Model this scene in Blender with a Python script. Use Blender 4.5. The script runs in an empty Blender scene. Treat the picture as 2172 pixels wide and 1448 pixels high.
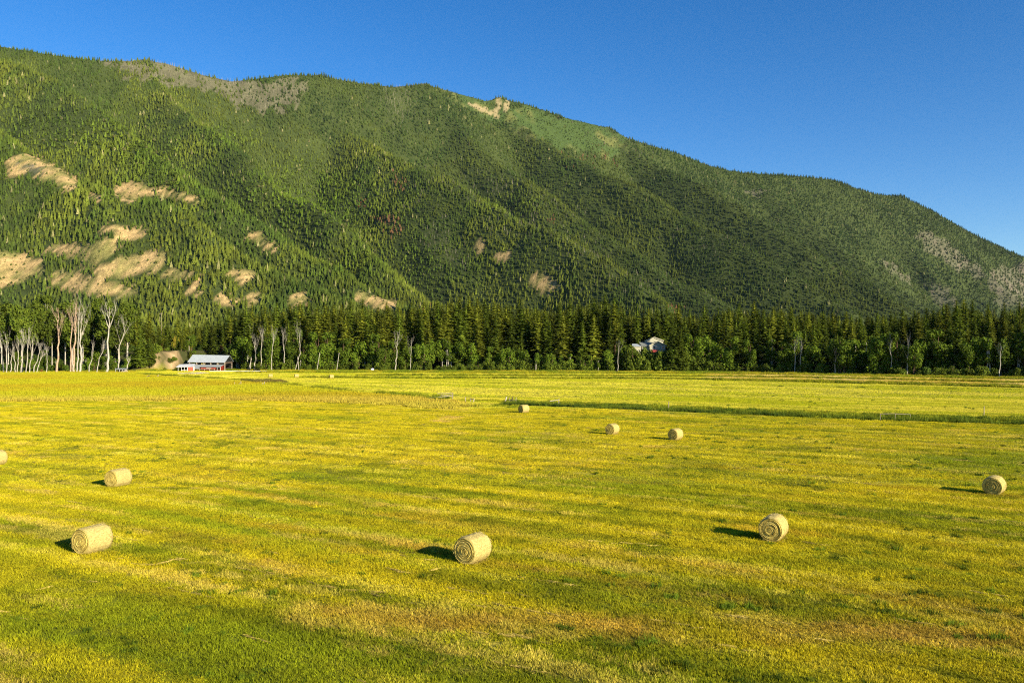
import bpy, math, random
import numpy as np
from mathutils import Vector, Matrix

# ------------------------------------------------------------------ camera, sky, sun, exposure
scn = bpy.context.scene
C = scn.collection
F = 1705.0            # focal length in pixels of a 2172 px wide picture
CAMH = 12.0           # eye height above the hay field
HZ = 742.0            # row of the horizon
cam_d = bpy.data.cameras.new("camera"); cam = bpy.data.objects.new("camera", cam_d); C.objects.link(cam)
cam.location = (0, 0, CAMH); cam.rotation_euler = (math.radians(90), 0, 0)
cam_d.sensor_width = 36.0; cam_d.lens = 36.0 * F / 2172.0
cam_d.shift_y = (HZ - 724.0) / 2172.0
cam_d.clip_start = 0.5; cam_d.clip_end = 40000
scn.camera = cam
SUN_EL, SUN_AZ = math.radians(19.8), math.radians(132.0)     # azimuth clockwise from +Y
world = bpy.data.worlds.new("World"); scn.world = world; world.use_nodes = True
wn = world.node_tree; bg = wn.nodes["Background"]
sky = wn.nodes.new("ShaderNodeTexSky"); sky.sky_type = 'NISHITA'; sky.sun_disc = False
sky.sun_elevation = SUN_EL; sky.sun_rotation = SUN_AZ
sky.altitude = 900; sky.air_density = 1.0; sky.dust_density = 0.25; sky.ozone_density = 3.0
hsv = wn.nodes.new("ShaderNodeHueSaturation"); hsv.inputs['Saturation'].default_value = 1.33; hsv.inputs['Hue'].default_value = 0.508
wn.links.new(sky.outputs[0], hsv.inputs['Color']); wn.links.new(hsv.outputs[0], bg.inputs[0])
bg.inputs[1].default_value = 0.078
sun_d = bpy.data.lights.new("sun", 'SUN'); sun_o = bpy.data.objects.new("sun", sun_d); C.objects.link(sun_o)
sun_d.energy = 5.0; sun_d.angle = math.radians(0.5); sun_d.color = (1.0, 0.89, 0.67)
sdir = Vector((math.sin(SUN_AZ) * math.cos(SUN_EL), math.cos(SUN_AZ) * math.cos(SUN_EL), math.sin(SUN_EL)))
sun_o.rotation_euler = sdir.to_track_quat('Z', 'Y').to_euler(); sun_o.location = (60, -60, 120)
vs = scn.view_settings
vs.view_transform = 'Standard'; vs.look = 'None'; vs.gamma = 1.0; vs.use_curve_mapping = False; vs.exposure = 1.15

scn.cycles.use_denoising = False; scn.cycles.filter_width = 1.15; scn.cycles.max_bounces = 6
# ------------------------------------------------------------------ numeric helpers
rng = np.random.default_rng(7)
R = random.Random(11)
def X_(px, Y): return (px - 1086.0) / F * Y
def Z_(py, Y): return CAMH + (HZ - py) / F * Y
def GY(py, z=0.0): return (CAMH - z) * F / (py - HZ)
def G(px, py):
    Y = GY(py); return (X_(px, Y), Y)
def sstep(a, b, x):
    t = np.clip((x - a) / (b - a), 0, 1); return t * t * (3 - 2 * t)
def _hash(i, j, s):
    h = (i.astype(np.int64) * 374761393 + j.astype(np.int64) * 668265263 + s * 1442695041) & 0xFFFFFFFF
    h = ((h ^ (h >> 13)) * 1274126177) & 0xFFFFFFFF
    h = h ^ (h >> 16)
    return (h & 0xFFFF) / 65535.0
def vnoise(x, y, s=0):
    xi = np.floor(x); yi = np.floor(y); fx = x - xi; fy = y - yi
    fx = fx * fx * (3 - 2 * fx); fy = fy * fy * (3 - 2 * fy)
    a = _hash(xi, yi, s); b = _hash(xi + 1, yi, s); c = _hash(xi, yi + 1, s); d = _hash(xi + 1, yi + 1, s)
    return (a * (1 - fx) + b * fx) * (1 - fy) + (c * (1 - fx) + d * fx) * fy
def fbm(x, y, s=0, o=4, g=0.5):
    t = 0; a = 1.0; n = 0
    for k in range(o):
        t = t + a * vnoise(x * 2 ** k + 17.3 * k, y * 2 ** k - 9.1 * k, s + k); n += a; a *= g
    return t / n
def in_poly(u, v, poly):
    ins = np.zeros(u.shape, bool); n = len(poly); j = n - 1
    for i in range(n):
        xi, yi = poly[i]; xj, yj = poly[j]
        if yi != yj:
            c = ((yi > v) != (yj > v)) & (u < (xj - xi) * (v - yi) / (yj - yi) + xi)
            ins ^= c
        j = i
    return ins
def polydist(x, y, pts):
    """distance to a polyline and parameter-interpolated z when pts have 3 columns"""
    best = np.full(x.shape, 1e9); zz = np.zeros(x.shape)
    for a, b in zip(pts[:-1], pts[1:]):
        dx, dy = b[0] - a[0], b[1] - a[1]; L2 = dx * dx + dy * dy
        t = np.clip(((x - a[0]) * dx + (y - a[1]) * dy) / L2, 0, 1)
        d = np.hypot(x - a[0] - t * dx, y - a[1] - t * dy)
        m = d < best; best = np.where(m, d, best)
        if len(a) > 2: zz = np.where(m, a[2] + t * (b[2] - a[2]), zz)
    return best, zz

# ------------------------------------------------------------------ object helpers
def tag(o, label=None, cat=None, group=None, kind=None):
    if label: o['label'] = label
    if cat: o['category'] = cat
    if group: o['group'] = group
    if kind: o['kind'] = kind
    return o
def empty(name, loc=(0, 0, 0), rz=0.0):
    o = bpy.data.objects.new(name, None); C.objects.link(o); o.location = loc; o.rotation_euler = (0, 0, rz); return o
def link(name, me, parent=None, loc=None):
    o = bpy.data.objects.new(name, me); C.objects.link(o)
    if parent: o.parent = parent
    if loc is not None: o.location = loc
    return o
def children(o, allobs={}): return list(o.children)
class MB:
    def __init__(s): s.v = []; s.f = []
    def tri(s, a, b, c):
        n = len(s.v); s.v += [tuple(a), tuple(b), tuple(c)]; s.f.append((n, n + 1, n + 2))
    def quad(s, a, b, c, d):
        n = len(s.v); s.v += [tuple(a), tuple(b), tuple(c), tuple(d)]; s.f.append((n, n + 1, n + 2, n + 3))
    def box(s, x0, x1, y0, y1, z0, z1):
        s.hexa([(x0, y0, z0), (x1, y0, z0), (x1, y1, z0), (x0, y1, z0)], [(x0, y0, z1), (x1, y0, z1), (x1, y1, z1), (x0, y1, z1)])
    def hexa(s, lo, hi):
        n = len(s.v); s.v += [tuple(p) for p in lo] + [tuple(p) for p in hi]
        s.f += [(n + 3, n + 2, n + 1, n), (n + 4, n + 5, n + 6, n + 7)]
        for i in range(4):
            j = (i + 1) % 4; s.f.append((n + i, n + j, n + 4 + j, n + 4 + i))
    def slab(s, pts, th):
        """closed plate: pts = 4 corners of the top, thickness th downward"""
        s.hexa([(p[0], p[1], p[2] - th) for p in pts], pts)
    def tube(s, pts, rad, n=6, cap=True):
        base = len(s.v); P = [Vector(p) for p in pts]
        for i, p in enumerate(P):
            d = (P[min(i + 1, len(P) - 1)] - P[max(i - 1, 0)]).normalized()
            a = d.cross(Vector((0.31, 0.95, 0.02))); a.normalize(); b = d.cross(a)
            r = rad[i] if hasattr(rad, '__len__') else rad
            for k in range(n):
                t = 2 * math.pi * k / n; s.v.append(tuple(p + a * (r * math.cos(t)) + b * (r * math.sin(t))))
        for i in range(len(P) - 1):
            for k in range(n):
                s.f.append((base + i * n + k, base + i * n + (k + 1) % n, base + (i + 1) * n + (k + 1) % n, base + (i + 1) * n + k))
        if cap:
            s.f.append(tuple(base + k for k in range(n))[::-1]); e = base + (len(P) - 1) * n; s.f.append(tuple(e + k for k in range(n)))
    def mesh(s, name, mat, smooth=False):
        me = bpy.data.meshes.new(name); me.from_pydata(s.v, [], s.f); me.materials.append(mat)
        if smooth: me.polygons.foreach_set('use_smooth', [True] * len(me.polygons))
        me.update(); return me
    def obj(s, name, mat, parent=None, smooth=False): return link(name, s.mesh(name, mat, smooth), parent)
def grid_mesh(name, xs, ys, z, mat, col=None, smooth=True):
    nx, ny = len(xs), len(ys); XX, YY = np.meshgrid(xs, ys)
    v = np.stack([XX.ravel(), YY.ravel(), z.ravel()], 1).astype(np.float32)
    i = np.arange(nx * ny).reshape(ny, nx)
    q = np.stack([i[:-1, :-1].ravel(), i[:-1, 1:].ravel(), i[1:, 1:].ravel(), i[1:, :-1].ravel()], 1).astype(np.int32)
    me = bpy.data.meshes.new(name); me.vertices.add(len(v)); me.vertices.foreach_set('co', v.ravel())
    me.loops.add(q.size); me.loops.foreach_set('vertex_index', q.ravel())
    me.polygons.add(len(q)); me.polygons.foreach_set('loop_start', np.arange(0, q.size, 4, dtype=np.int32))
    me.polygons.foreach_set('use_smooth', np.ones(len(q), bool))
    me.update(calc_edges=True); me.materials.append(mat)
    if col is not None:
        a = me.attributes.new('col', 'FLOAT_COLOR', 'POINT')
        a.data.foreach_set('color', np.concatenate([col.reshape(-1, 3), np.ones((nx * ny, 1))], 1).astype(np.float32).ravel())
    return link(name, me)

# ------------------------------------------------------------------ materials
class NT:
    def __init__(s, name):
        s.m = bpy.data.materials.new(name); s.m.use_nodes = True; s.t = s.m.node_tree
        s.b = s.t.nodes['Principled BSDF']; s.out = s.t.nodes['Material Output']
        s.b.inputs['Specular IOR Level'].default_value = 0.15; s.b.inputs['Roughness'].default_value = 0.85
    def n(s, typ, **k):
        x = s.t.nodes.new(typ)
        for a, b in k.items(): setattr(x, a, b)
        return x
    def l(s, a, b): s.t.links.new(a, b)
    def noise(s, scale, detail=4, rough=0.6, vec=None, mscale=None, rot=None):
        x = s.n('ShaderNodeTexNoise'); x.inputs['Scale'].default_value = scale; x.inputs['Detail'].default_value = detail; x.inputs['Roughness'].default_value = rough
        if vec is not None:
            if mscale is not None:
                mp = s.n('ShaderNodeMapping'); s.l(vec, mp.inputs[0]); mp.inputs['Scale'].default_value = mscale
                if rot: mp.inputs['Rotation'].default_value = rot
                vec = mp.outputs[0]
            s.l(vec, x.inputs['Vector'])
        return x.outputs['Fac']
    def pos(s): return s.n('ShaderNodeNewGeometry').outputs['Position']
    def objc(s): return s.n('ShaderNodeTexCoord').outputs['Object']
    def ramp(s, fac, stops):
        r = s.n('ShaderNodeValToRGB'); s.l(fac, r.inputs[0]); e = r.color_ramp.elements
        while len(e) < len(stops): e.new(0.5)
        for i, (p, c) in enumerate(stops): e[i].position = p; e[i].color = (c[0], c[1], c[2], 1) if hasattr(c, '__len__') else (c, c, c, 1)
        return r.outputs[0]
    def mul(s, a, b, f=1.0, mode='MULTIPLY'):
        x = s.n('ShaderNodeMix', data_type='RGBA', blend_type=mode); x.inputs[0].default_value = f
        for sock, v in ((x.inputs[6], a), (x.inputs[7], b)):
            if hasattr(v, 'default_value') or hasattr(v, 'is_output'): s.l(v, sock)
            else: sock.default_value = (v[0], v[1], v[2], 1)
        return x.outputs[2]
    def mixf(s, f, a, b):
        x = s.n('ShaderNodeMix', data_type='RGBA', blend_type='MIX'); s.l(f, x.inputs[0])
        for sock, v in ((x.inputs[6], a), (x.inputs[7], b)):
            if hasattr(v, 'is_output'): s.l(v, sock)
            else: sock.default_value = (v[0], v[1], v[2], 1)
        return x.outputs[2]
    def bump(s, h, dist, strength=1.0):
        x = s.n('ShaderNodeBump'); x.inputs['Distance'].default_value = dist; x.inputs['Strength'].default_value = strength
        s.l(h, x.inputs['Height']); s.l(x.outputs[0], s.b.inputs['Normal'])
    def col(s, c):
        if hasattr(c, 'is_output'): s.l(c, s.b.inputs['Base Color'])
        else: s.b.inputs['Base Color'].default_value = (c[0], c[1], c[2], 1)
    def translucent(s, c, f):
        tr = s.n('ShaderNodeBsdfTranslucent'); s.l(c, tr.inputs[0]); mx = s.n('ShaderNodeMixShader'); mx.inputs[0].default_value = f
        s.l(s.b.outputs[0], mx.inputs[1]); s.l(tr.outputs[0], mx.inputs[2]); s.l(mx.outputs[0], s.out.inputs[0])
M = {}
def leafmat(name, c0, c1, scale=0.5, tl=0.25, rand=0.35):
    t = NT(name); p = t.pos(); c = t.ramp(t.noise(scale, 3, 0.6, p), [(0.3, c0), (0.7, c1)])
    oi = t.n('ShaderNodeObjectInfo'); r = t.ramp(oi.outputs['Random'], [(0, 1 - rand), (1, 1 + rand)])
    c = t.mul(c, r); fine = t.ramp(t.noise(2.5, 2, 0.6, p), [(0.25, 0.65), (0.75, 1.3)]); c = t.mul(c, fine)
    t.col(c); t.translucent(c, tl); M[name] = t.m; return t.m
def tintmat(name, tl=0.25, s=3.0, lo=0.7, hi=1.3):
    t = NT(name); a = t.n('ShaderNodeAttribute', attribute_type='INSTANCER', attribute_name='tint')
    v = t.ramp(t.noise(s, 2, 0.6, t.pos()), [(0.3, lo), (0.7, hi)]); c = t.mul(a.outputs['Color'], v)
    t.col(c); t.translucent(c, tl); M[name] = t.m; return t.m
def plain(name, c, var=0.3, scale=3.0, rough=0.85, stretch=(1, 1, 1), bump=0.0, c2=None):
    t = NT(name); n = t.noise(scale, 4, 0.65, t.objc(), stretch)
    a = tuple(x * (1 - var) for x in c); b = c2 or tuple(x * (1 + var) for x in c)
    t.col(t.ramp(n, [(0.3, a), (0.7, b)])); t.b.inputs['Roughness'].default_value = rough
    if bump: t.bump(n, bump)
    M[name] = t.m; return t.m
leafmat('fir_needles', (0.065, 0.105, 0.008), (0.145, 0.180, 0.014))
leafmat('pine_needles', (0.105, 0.138, 0.010), (0.215, 0.225, 0.018))
leafmat('poplar_leaves', (0.052, 0.105, 0.007), (0.140, 0.185, 0.013), 0.6)
leafmat('shrub_leaves', (0.060, 0.105, 0.009), (0.150, 0.180, 0.016), 0.8)
leafmat('cottonwood_leaves', (0.050, 0.085, 0.008), (0.125, 0.155, 0.014), 0.5)
leafmat('yellow_leaves', (0.22, 0.20, 0.02), (0.34, 0.27, 0.03), 0.8)
leafmat('rust_leaves', (0.20, 0.10, 0.03), (0.32, 0.16, 0.05), 0.8)
tintmat('forest_tint', 0.15, 0.05, 0.8, 1.2)
tintmat('grass_tint_far', 0.25, 1.5, 0.8, 1.2)
tintmat('grass_tint', 0.25, 8.0, 0.42, 1.6)
plain('bark_brown', (0.12, 0.075, 0.045), 0.4, 4, stretch=(1, 1, 0.2))
plain('bark_pale', (0.40, 0.36, 0.29), 0.3, 3, stretch=(1, 1, 0.3))
plain('bark_orange', (0.36, 0.20, 0.10), 0.4, 3, stretch=(1, 1, 0.3), c2=(0.55, 0.42, 0.30))
plain('dead_wood', (0.42, 0.36, 0.28), 0.35, 3, stretch=(1, 1, 0.3))
plain('weathered_wood', (0.30, 0.24, 0.18), 0.35, 2, stretch=(1, 1, 0.2))
plain('shade_wood', (0.10, 0.07, 0.05), 0.4, 2)
plain('dark_wood', (0.07, 0.05, 0.04), 0.4, 2)
plain('roof_metal', (0.33, 0.36, 0.38), 0.12, 0.6, rough=0.45)
plain('roof_metal_pale', (0.55, 0.55, 0.54), 0.12, 0.6, rough=0.45)
plain('lean_roof', (0.25, 0.27, 0.27), 0.15, 0.6, rough=0.5)
plain('roof_shingle', (0.16, 0.17, 0.15), 0.2, 1.5)
plain('red_boards', (0.19, 0.020, 0.012), 0.3, 1.5, stretch=(4, 4, 0.3))
plain('bright_red_boards', (0.55, 0.09, 0.055), 0.15, 1.5, stretch=(4, 4, 0.3))
plain('white_paint', (0.56, 0.54, 0.48), 0.1, 1.2)
plain('cream_paint', (0.38, 0.36, 0.26), 0.08, 1.2)
plain('black_hide', (0.012, 0.011, 0.010), 0.3, 2)
plain('white_plastic', (0.75, 0.75, 0.73), 0.05, 2)
plain('interior_shade', (0.02, 0.018, 0.015), 0.3, 1)  # near-black: shade inside bays, doorway and pipe put into the colour
t = NT('window_glass'); t.col((0.03, 0.04, 0.05)); t.b.inputs['Roughness'].default_value = 0.08; t.b.inputs['Specular IOR Level'].default_value = 0.5; M['window_glass'] = t.m

# ------------------------------------------------------------------ land form
edge_px = [(-400, 791), (0, 790), (250, 788.4), (290, 787.3), (330, 786.3), (400, 785), (480, 783.5), (560, 786), (900, 787), (1060, 787), (1300, 788), (1500, 789), (1620, 790.5), (1800, 795), (2000, 799), (2172, 802), (2500, 812)]
edge = [G(*p) for p in edge_px]
edge = [(-1200, edge[0][1] + 10)] + edge + [(700, 260), (1600, 120)]
ex = np.array([e[0] for e in edge]); ey = np.array([e[1] for e in edge])
def YE(x): return np.interp(x, ex, ey)
crest_px = [(-900, 130, 2600), (-400, 80, 2950), (-150, 82, 3150), (0, 96, 3300), (100, 113, 3400), (200, 126, 3500), (310, 127, 3620), (350, 132, 3680), (430, 158, 3800), (490, 171, 3880), (540, 166, 3950), (610, 157, 4050),
    (680, 160, 4150), (760, 176, 4250), (830, 184, 4350), (900, 178, 4450), (960, 195, 4530), (1030, 213, 4620), (1060, 207, 4650), (1120, 221, 4720), (1200, 250, 4830), (1290, 271, 4950), (1330, 293, 5000), (1360, 302, 5050),
    (1430, 322, 5150), (1500, 349, 5230), (1560, 364, 5300), (1680, 371, 5450), (1760, 379, 5550), (1800, 394, 5600), (1860, 412, 5680), (1910, 415, 5750), (1960, 438, 5800), (2040, 482, 5900), (2110, 519, 5980), (2172, 545, 6050), (2400, 640, 6300), (2600, 700, 6500)]
def P3(px, py, Y): return (X_(px, Y), Y, Z_(py, Y))
ridges = [([P3(*p) for p in crest_px], 1.12)]
def spur(start, d, pts, k):
    c = P3(*start); n = math.hypot(*d); dx, dy = d[0] / n, d[1] / n; out = [c]; k = k + 0.55
    for px, py in pts:
        a = (px - 1086.0) / F; s = (a * c[1] - c[0]) / (dx - a * dy); Y = c[1] + s * dy
        out.append(P3(px, py, Y))
    ridges.append((out, k))
spur((0, 146, 2900), (0.78, -0.62), [(60, 160), (130, 190), (220, 240), (330, 310), (430, 380), (560, 462), (660, 530), (800, 620), (900, 665)], 0.62)
ridges[-1][0].insert(0, (-2700, 3250, 1330.0))
spur((-150, 230, 2300), (0.85, -0.52), [(0, 275), (90, 330), (200, 372), (330, 420), (450, 480), (600, 570), (740, 640)], 0.60)
spur((310, 127, 3620), (0.66, -0.75), [(340, 190), (420, 250), (500, 320), (580, 400), (680, 470), (800, 560), (930, 640)], 0.66)
spur((680, 160, 4150), (0.56, -0.83), [(700, 225), (730, 268), (830, 325), (960, 390), (1080, 453), (1180, 513), (1300, 590), (1400, 645)], 0.62)
spur((900, 178, 4450), (0.55, -0.83), [(930, 236), (1010, 318), (1110, 392), (1230, 472), (1350, 542), (1480, 615), (1580, 665)], 0.62)
spur((1060, 207, 4650), (0.55, -0.83), [(1110, 270), (1200, 325), (1330, 400), (1450, 470), (1570, 535), (1700, 605), (1800, 660)], 0.62)
spur((1290, 271, 4950), (0.55, -0.83), [(1380, 345), (1500, 400), (1630, 475), (1760, 545), (1880, 610), (1950, 660)], 0.62)
spur((1560, 364, 5300), (0.52, -0.85), [(1650, 420), (1760, 500), (1880, 580), (1990, 650)], 0.62)
spur((1790, 388, 5600), (0.50, -0.86), [(1850, 450), (1920, 515), (2000, 585), (2070, 655)], 0.66)
spur((1910, 415, 5750), (0.50, -0.86), [(1985, 490), (2060, 550), (2130, 610), (2190, 665)], 0.66)
spur((2110, 519, 5980), (0.50, -0.86), [(2172, 560), (2250, 630), (2330, 690)], 0.62)
def terrace(x, y):
    d = y - YE(x)
    steep = np.exp(-((x + 206) / 11.0) ** 4)
    w0 = 6 + 16 * (1 - steep); w1 = w0 + 34 - 26 * steep
    h = 11.5 * sstep(w0, w1, d + 11 * steep * (fbm(x / 5, y / 12, 6, 3) - .5)) + 0.012 * np.clip(d - 60, 0, 4000)
    return h * (0.90 + 0.2 * vnoise(x / 60, y / 60, 5))
def field_relief(x, y):
    w = sstep(900, 500, y)
    return w * (0.45 * (fbm(x / 55, y / 55, 3, 3) - 0.5) + 0.05 * (vnoise((x * .87 - y * .5) / 9, (x * .5 + y * .87) / 2.2, 8) - 0.5))
ditch_r = [G(960, 858), G(1010, 856), G(1190, 860), G(1500, 873), G(1830, 887), G(2172, 898), G(2600, 912)]
ditch_l = [G(300, 793), G(520, 806), G(700, 826), G(800, 834), G(900, 843), G(955, 848)]
def H0(x, y):
    h = terrace(x, y) + field_relief(x, y)
    dr, _ = polydist(x, y, ditch_r); h = h - 0.8 * np.exp(-(dr / 1.6) ** 2)
    return h
def mountain(x, y):
    best = None; hs = []
    for pts, k in ridges:
        d, z = polydist(x, y, pts)
        w = 1 + 0.3 * (fbm(x / 420, y / 420, 40, 3) - 0.5)
        hs.append(z - k * w * np.sqrt(d * d + 25.0 ** 2) + k * 25.0)
    hs = np.array(hs); m = hs.max(0); s = 14.0
    h = m + s * np.log(np.exp((hs - m) / s).sum(0)) - s * 0.35
    up = sstep(20, 220, h)
    dc, _ = polydist(x, y, ridges[0][0]); keep = sstep(10, 420, dc)
    h = h + up * keep * (95 * (fbm(x / 520, y / 520, 21, 4) - 0.5) + 80 * (fbm((x * .85 + y * .5) / 330, (x * -.5 + y * .85) / 1300, 34, 2) - 0.5) + 60 * (fbm((x * .85 + y * .5) / 120, (x * -.5 + y * .85) / 460, 31, 3) - 0.5) + 12 * (fbm(x / 60, y / 60, 33, 3) - 0.5))
    return h
def Hm(x, y):
    a = terrace(x, y); b = mountain(x, y); s = 12.0; m = np.maximum(a, b)
    return m + s * np.log(np.exp((a - m) / s) + np.exp((b - m) / s)) * sstep(700, 1100, y)

# field colour: tones of the stubble, straw and grass
red_line = [G(690, 1300), G(860, 1322), G(1100, 1318), G(1320, 1330), G(1600, 1333), G(1850, 1345), G(2172, 1352), G(2500, 1366)]
def mixc(c, d, f): return c * (1 - f[..., None]) + np.array(d) * f[..., None]
meadow_poly = [(-900, 760), (-900, 852), (0, 852), (300, 851), (560, 850), (800, 857), (950, 868), (1000, 862), (955, 850), (900, 846), (800, 838), (700, 830), (600, 818), (520, 810), (300, 797), (200, 760)]
strips = [  # (polyline of px, half width in rows, colour)
]
def proj(x, y, z): 
    yy = np.maximum(y, 1.0); return 1086 + F * x / yy, HZ - F * (z - CAMH) / yy
GREEN = np.array((0.205, 0.240, 0.006)); YELL = np.array((0.45, 0.375, 0.009)); OLIVE = np.array((0.27, 0.26, 0.008)); STRAW = (0.62, 0.44, 0.10); REDD = (0.42, 0.20, 0.03); GOLD = (0.36, 0.285, 0.010)
tracks = [([G(1430, 972), G(1530, 993), G(1640, 1022), G(1720, 1036)], (0.07, 0.09, 0.006), .45, .8), ([G(1040, 905), G(1110, 915), G(1230, 945), G(1440, 985)], (0.12, 0.13, 0.008), .5, .5), ([G(930, 892), G(965, 882), G(1005, 866)], (0.55, 0.36, 0.10), .8, .8),
          ([G(330, 1202), G(520, 1213), G(760, 1258), G(960, 1310), G(1150, 1375), G(1400, 1448)], (0.60, 0.47, 0.08), .3, .6), ([G(0, 1130), G(400, 1190), G(800, 1300), G(1100, 1448)], (0.11, 0.14, 0.006), .35, .5), ([G(1300, 1180), G(1700, 1225), G(2172, 1330)], (0.55, 0.45, 0.06), .35, .5), ([G(1200, 1090), G(1700, 1130), G(2172, 1200)], (0.11, 0.14, 0.006), .4, .45)]
def field_color(x, y):
    u = x * .87 - y * .5; v = x * .5 + y * .87
    wob = 3 * (fbm(x / 40, y / 40, 70, 2) - .5)
    st = fbm(u / 26, (v + wob) / 1.7, 51, 4, .6); big = fbm(x / 17, y / 11, 52, 4); huge = fbm(x / 70, y / 45, 53, 3)
    k = 0.45 * st + 0.33 * big + 0.22 * huge
    k = sstep(0.34, 0.64, k + 0.07 * sstep(40, 140, y) + 0.015 + 0.05 * (fbm(u / 20, v / .45, 50, 2) - .5))
    c = mixc(np.broadcast_to(GREEN, x.shape + (3,)), YELL, k)
    sw = np.sin((v + wob * .8) * 2 * np.pi / 4.4); br = sstep(.35, .6, fbm(u / 35, v / 4, 57, 2))
    c = c * (1 + .15 * sw * (.4 + .6 * br))[..., None]; c = mixc(c, (0.58, 0.49, 0.06), .65 * sstep(.92, .995, sw) * br); c = mixc(c, GREEN * .62, .7 * sstep(-.90, -.99, sw) * sstep(.4, .55, fbm(u / 22, v / 3, 58, 2)))
    c = mixc(c, STRAW, 0.45 * sstep(0.66, 0.76, fbm(u / 18, (v + wob) / 0.8, 61, 3)))
    c = mixc(c, REDD, 0.28 * sstep(0.63, 0.78, fbm(u / 11, v / 2.3, 62, 3)) * sstep(150, 40, y) )
    c = mixc(c, GREEN * 0.62, 0.75 * sstep(0.62, 0.74, fbm(u / 6, v / 1.1, 63, 4)))
    c = c * (0.86 + 0.14 * sstep(26, 60, y))[..., None]  # nearest grass darker: partly its own tone, partly lens vignetting put into the colour
    for tp_, cc, ww, ff in tracks:
        dd, _ = polydist(x, y, tp_); c = mixc(c, cc, ff * sstep(ww, ww * .4, np.abs(dd - .9)) * sstep(.36, .5, fbm(u / 5, v / 5, 59, 2)))
    d, _ = polydist(x, y, red_line); nn = fbm(u / 4.0, v / 1.2, 64, 3)
    seg = sstep(.40, .58, fbm(x / 7, y / 30, 65, 2))
    c = mixc(c, (0.45, 0.25, 0.04), 0.50 * sstep(1.6, 0.2, d + 2.6 * (nn - .5)) * (0.1 + .9 * seg))
    c = mixc(c, (0.60, 0.42, 0.07), 0.45 * sstep(0.9, 0.3, np.abs(d - 1.35)) * sstep(.45, .6, nn))
    # far side of the ditch: paler even hay field
    yd = np.interp(x, [p[0] for p in ditch_r][::1], [p[1] for p in ditch_r])
    px, py = proj(x, y, np.zeros_like(x))
    far = (y > yd + 2) & (x > ditch_r[0][0] - 12) | (y > 205) | ((y > 165) & (px > 960))
    cf = mixc(np.broadcast_to(np.array((0.36, 0.36, 0.010)), x.shape + (3,)), (0.52, 0.46, 0.04), sstep(.4, .62, fbm(u / 60, v / 5, 66, 4)))
    c = np.where(far[..., None], cf, c)
    md = in_poly(px, py, meadow_poly)
    cm = mixc(np.broadcast_to(np.array(GOLD), x.shape + (3,)), (0.37, 0.345, 0.01), sstep(.42, .58, fbm(x / 60, y / 22, 67, 4)))
    cm = mixc(cm, (0.48, 0.36, 0.06), 0.5 * sstep(212, 192, y + 6 * (fbm(x / 9, y / 9, 68, 2) - .5)))
    c = np.where(md[..., None], cm, c)
    # rows on the far right
    rr = sstep(1000, 1500, px); g = (py - np.interp(px, [1000, 1500, 2172], [792, 797, 812]))
    tan = (g > -8) & (g < 6) & (px > 1500) & (y < 430)
    c = np.where(tan[..., None], mixc(np.broadcast_to(np.array((0.48, 0.36, 0.05)), x.shape + (3,)), (0.60, 0.47, 0.14), sstep(.4, .6, fbm(x / 30, y / 10, 69, 3))), c)
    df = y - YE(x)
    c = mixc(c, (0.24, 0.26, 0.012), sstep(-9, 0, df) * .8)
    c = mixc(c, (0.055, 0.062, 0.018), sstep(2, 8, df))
    cut = sstep(.42, .62, np.exp(-((x + 205.5 + 12 * (fbm(x / 5, y / 5, 73, 3) - .5)) / 9.0) ** 2)) * (.12 + .88 * sstep(.34, .56, fbm(x / 2.2, y / 7, 74, 3))) * sstep(2, 6, df) * sstep(19, 13, df)
    c = mixc(c, (0.44, 0.31, 0.17), cut)
    return c
def gsteps(a, b, s0, s1, p=1.0):
    out = [a]
    while out[-1] < b:
        t = (out[-1] - a) / (b - a); out.append(out[-1] + s0 + (s1 - s0) * t ** p)
    return np.array(out)
t = NT('field_soil'); p = t.pos(); a = t.n('ShaderNodeAttribute', attribute_type='GEOMETRY', attribute_name='col')
v1 = t.ramp(t.noise(1.0, 5, 0.7, p, (0.10, 0.9, 0.3), (0, 0, math.radians(30))), [(0.25, 0.66), (0.75, 1.28)])
v2 = t.ramp(t.noise(7.0, 3, 0.7, p), [(0.3, 0.6), (0.7, 1.35)])
c = t.mul(t.mul(a.outputs['Color'], v1), v2); c = t.mul(c, (0.86, 0.84, 0.8)); t.col(c); t.bump(t.noise(5.0, 4, 0.8, p), 0.10); M['field_soil'] = t.m
ysf = np.concatenate([np.array([-4000, -1500, -600, -250, -100, -40, -10, 5, 15]), gsteps(22, 90, 0.45, 0.7), gsteps(91, 240, 0.9, 2.2), gsteps(243, 640, 2.5, 5)])
xr = np.concatenate([gsteps(0, 60, 0.6, 0.9), gsteps(61.5, 250, 1.2, 4), gsteps(258, 800, 6, 25), np.array([1000, 1500, 2500, 5000])])
xsf = np.concatenate([-xr[::-1][:-1], xr])
XX, YY = np.meshgrid(xsf, ysf)
gz = H0(XX, YY)
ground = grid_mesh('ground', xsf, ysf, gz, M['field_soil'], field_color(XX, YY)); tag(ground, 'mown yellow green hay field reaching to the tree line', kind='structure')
def gh(x, y): 
    return float(H0(np.array([float(x)]), np.array([float(y)]))[0])

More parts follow.
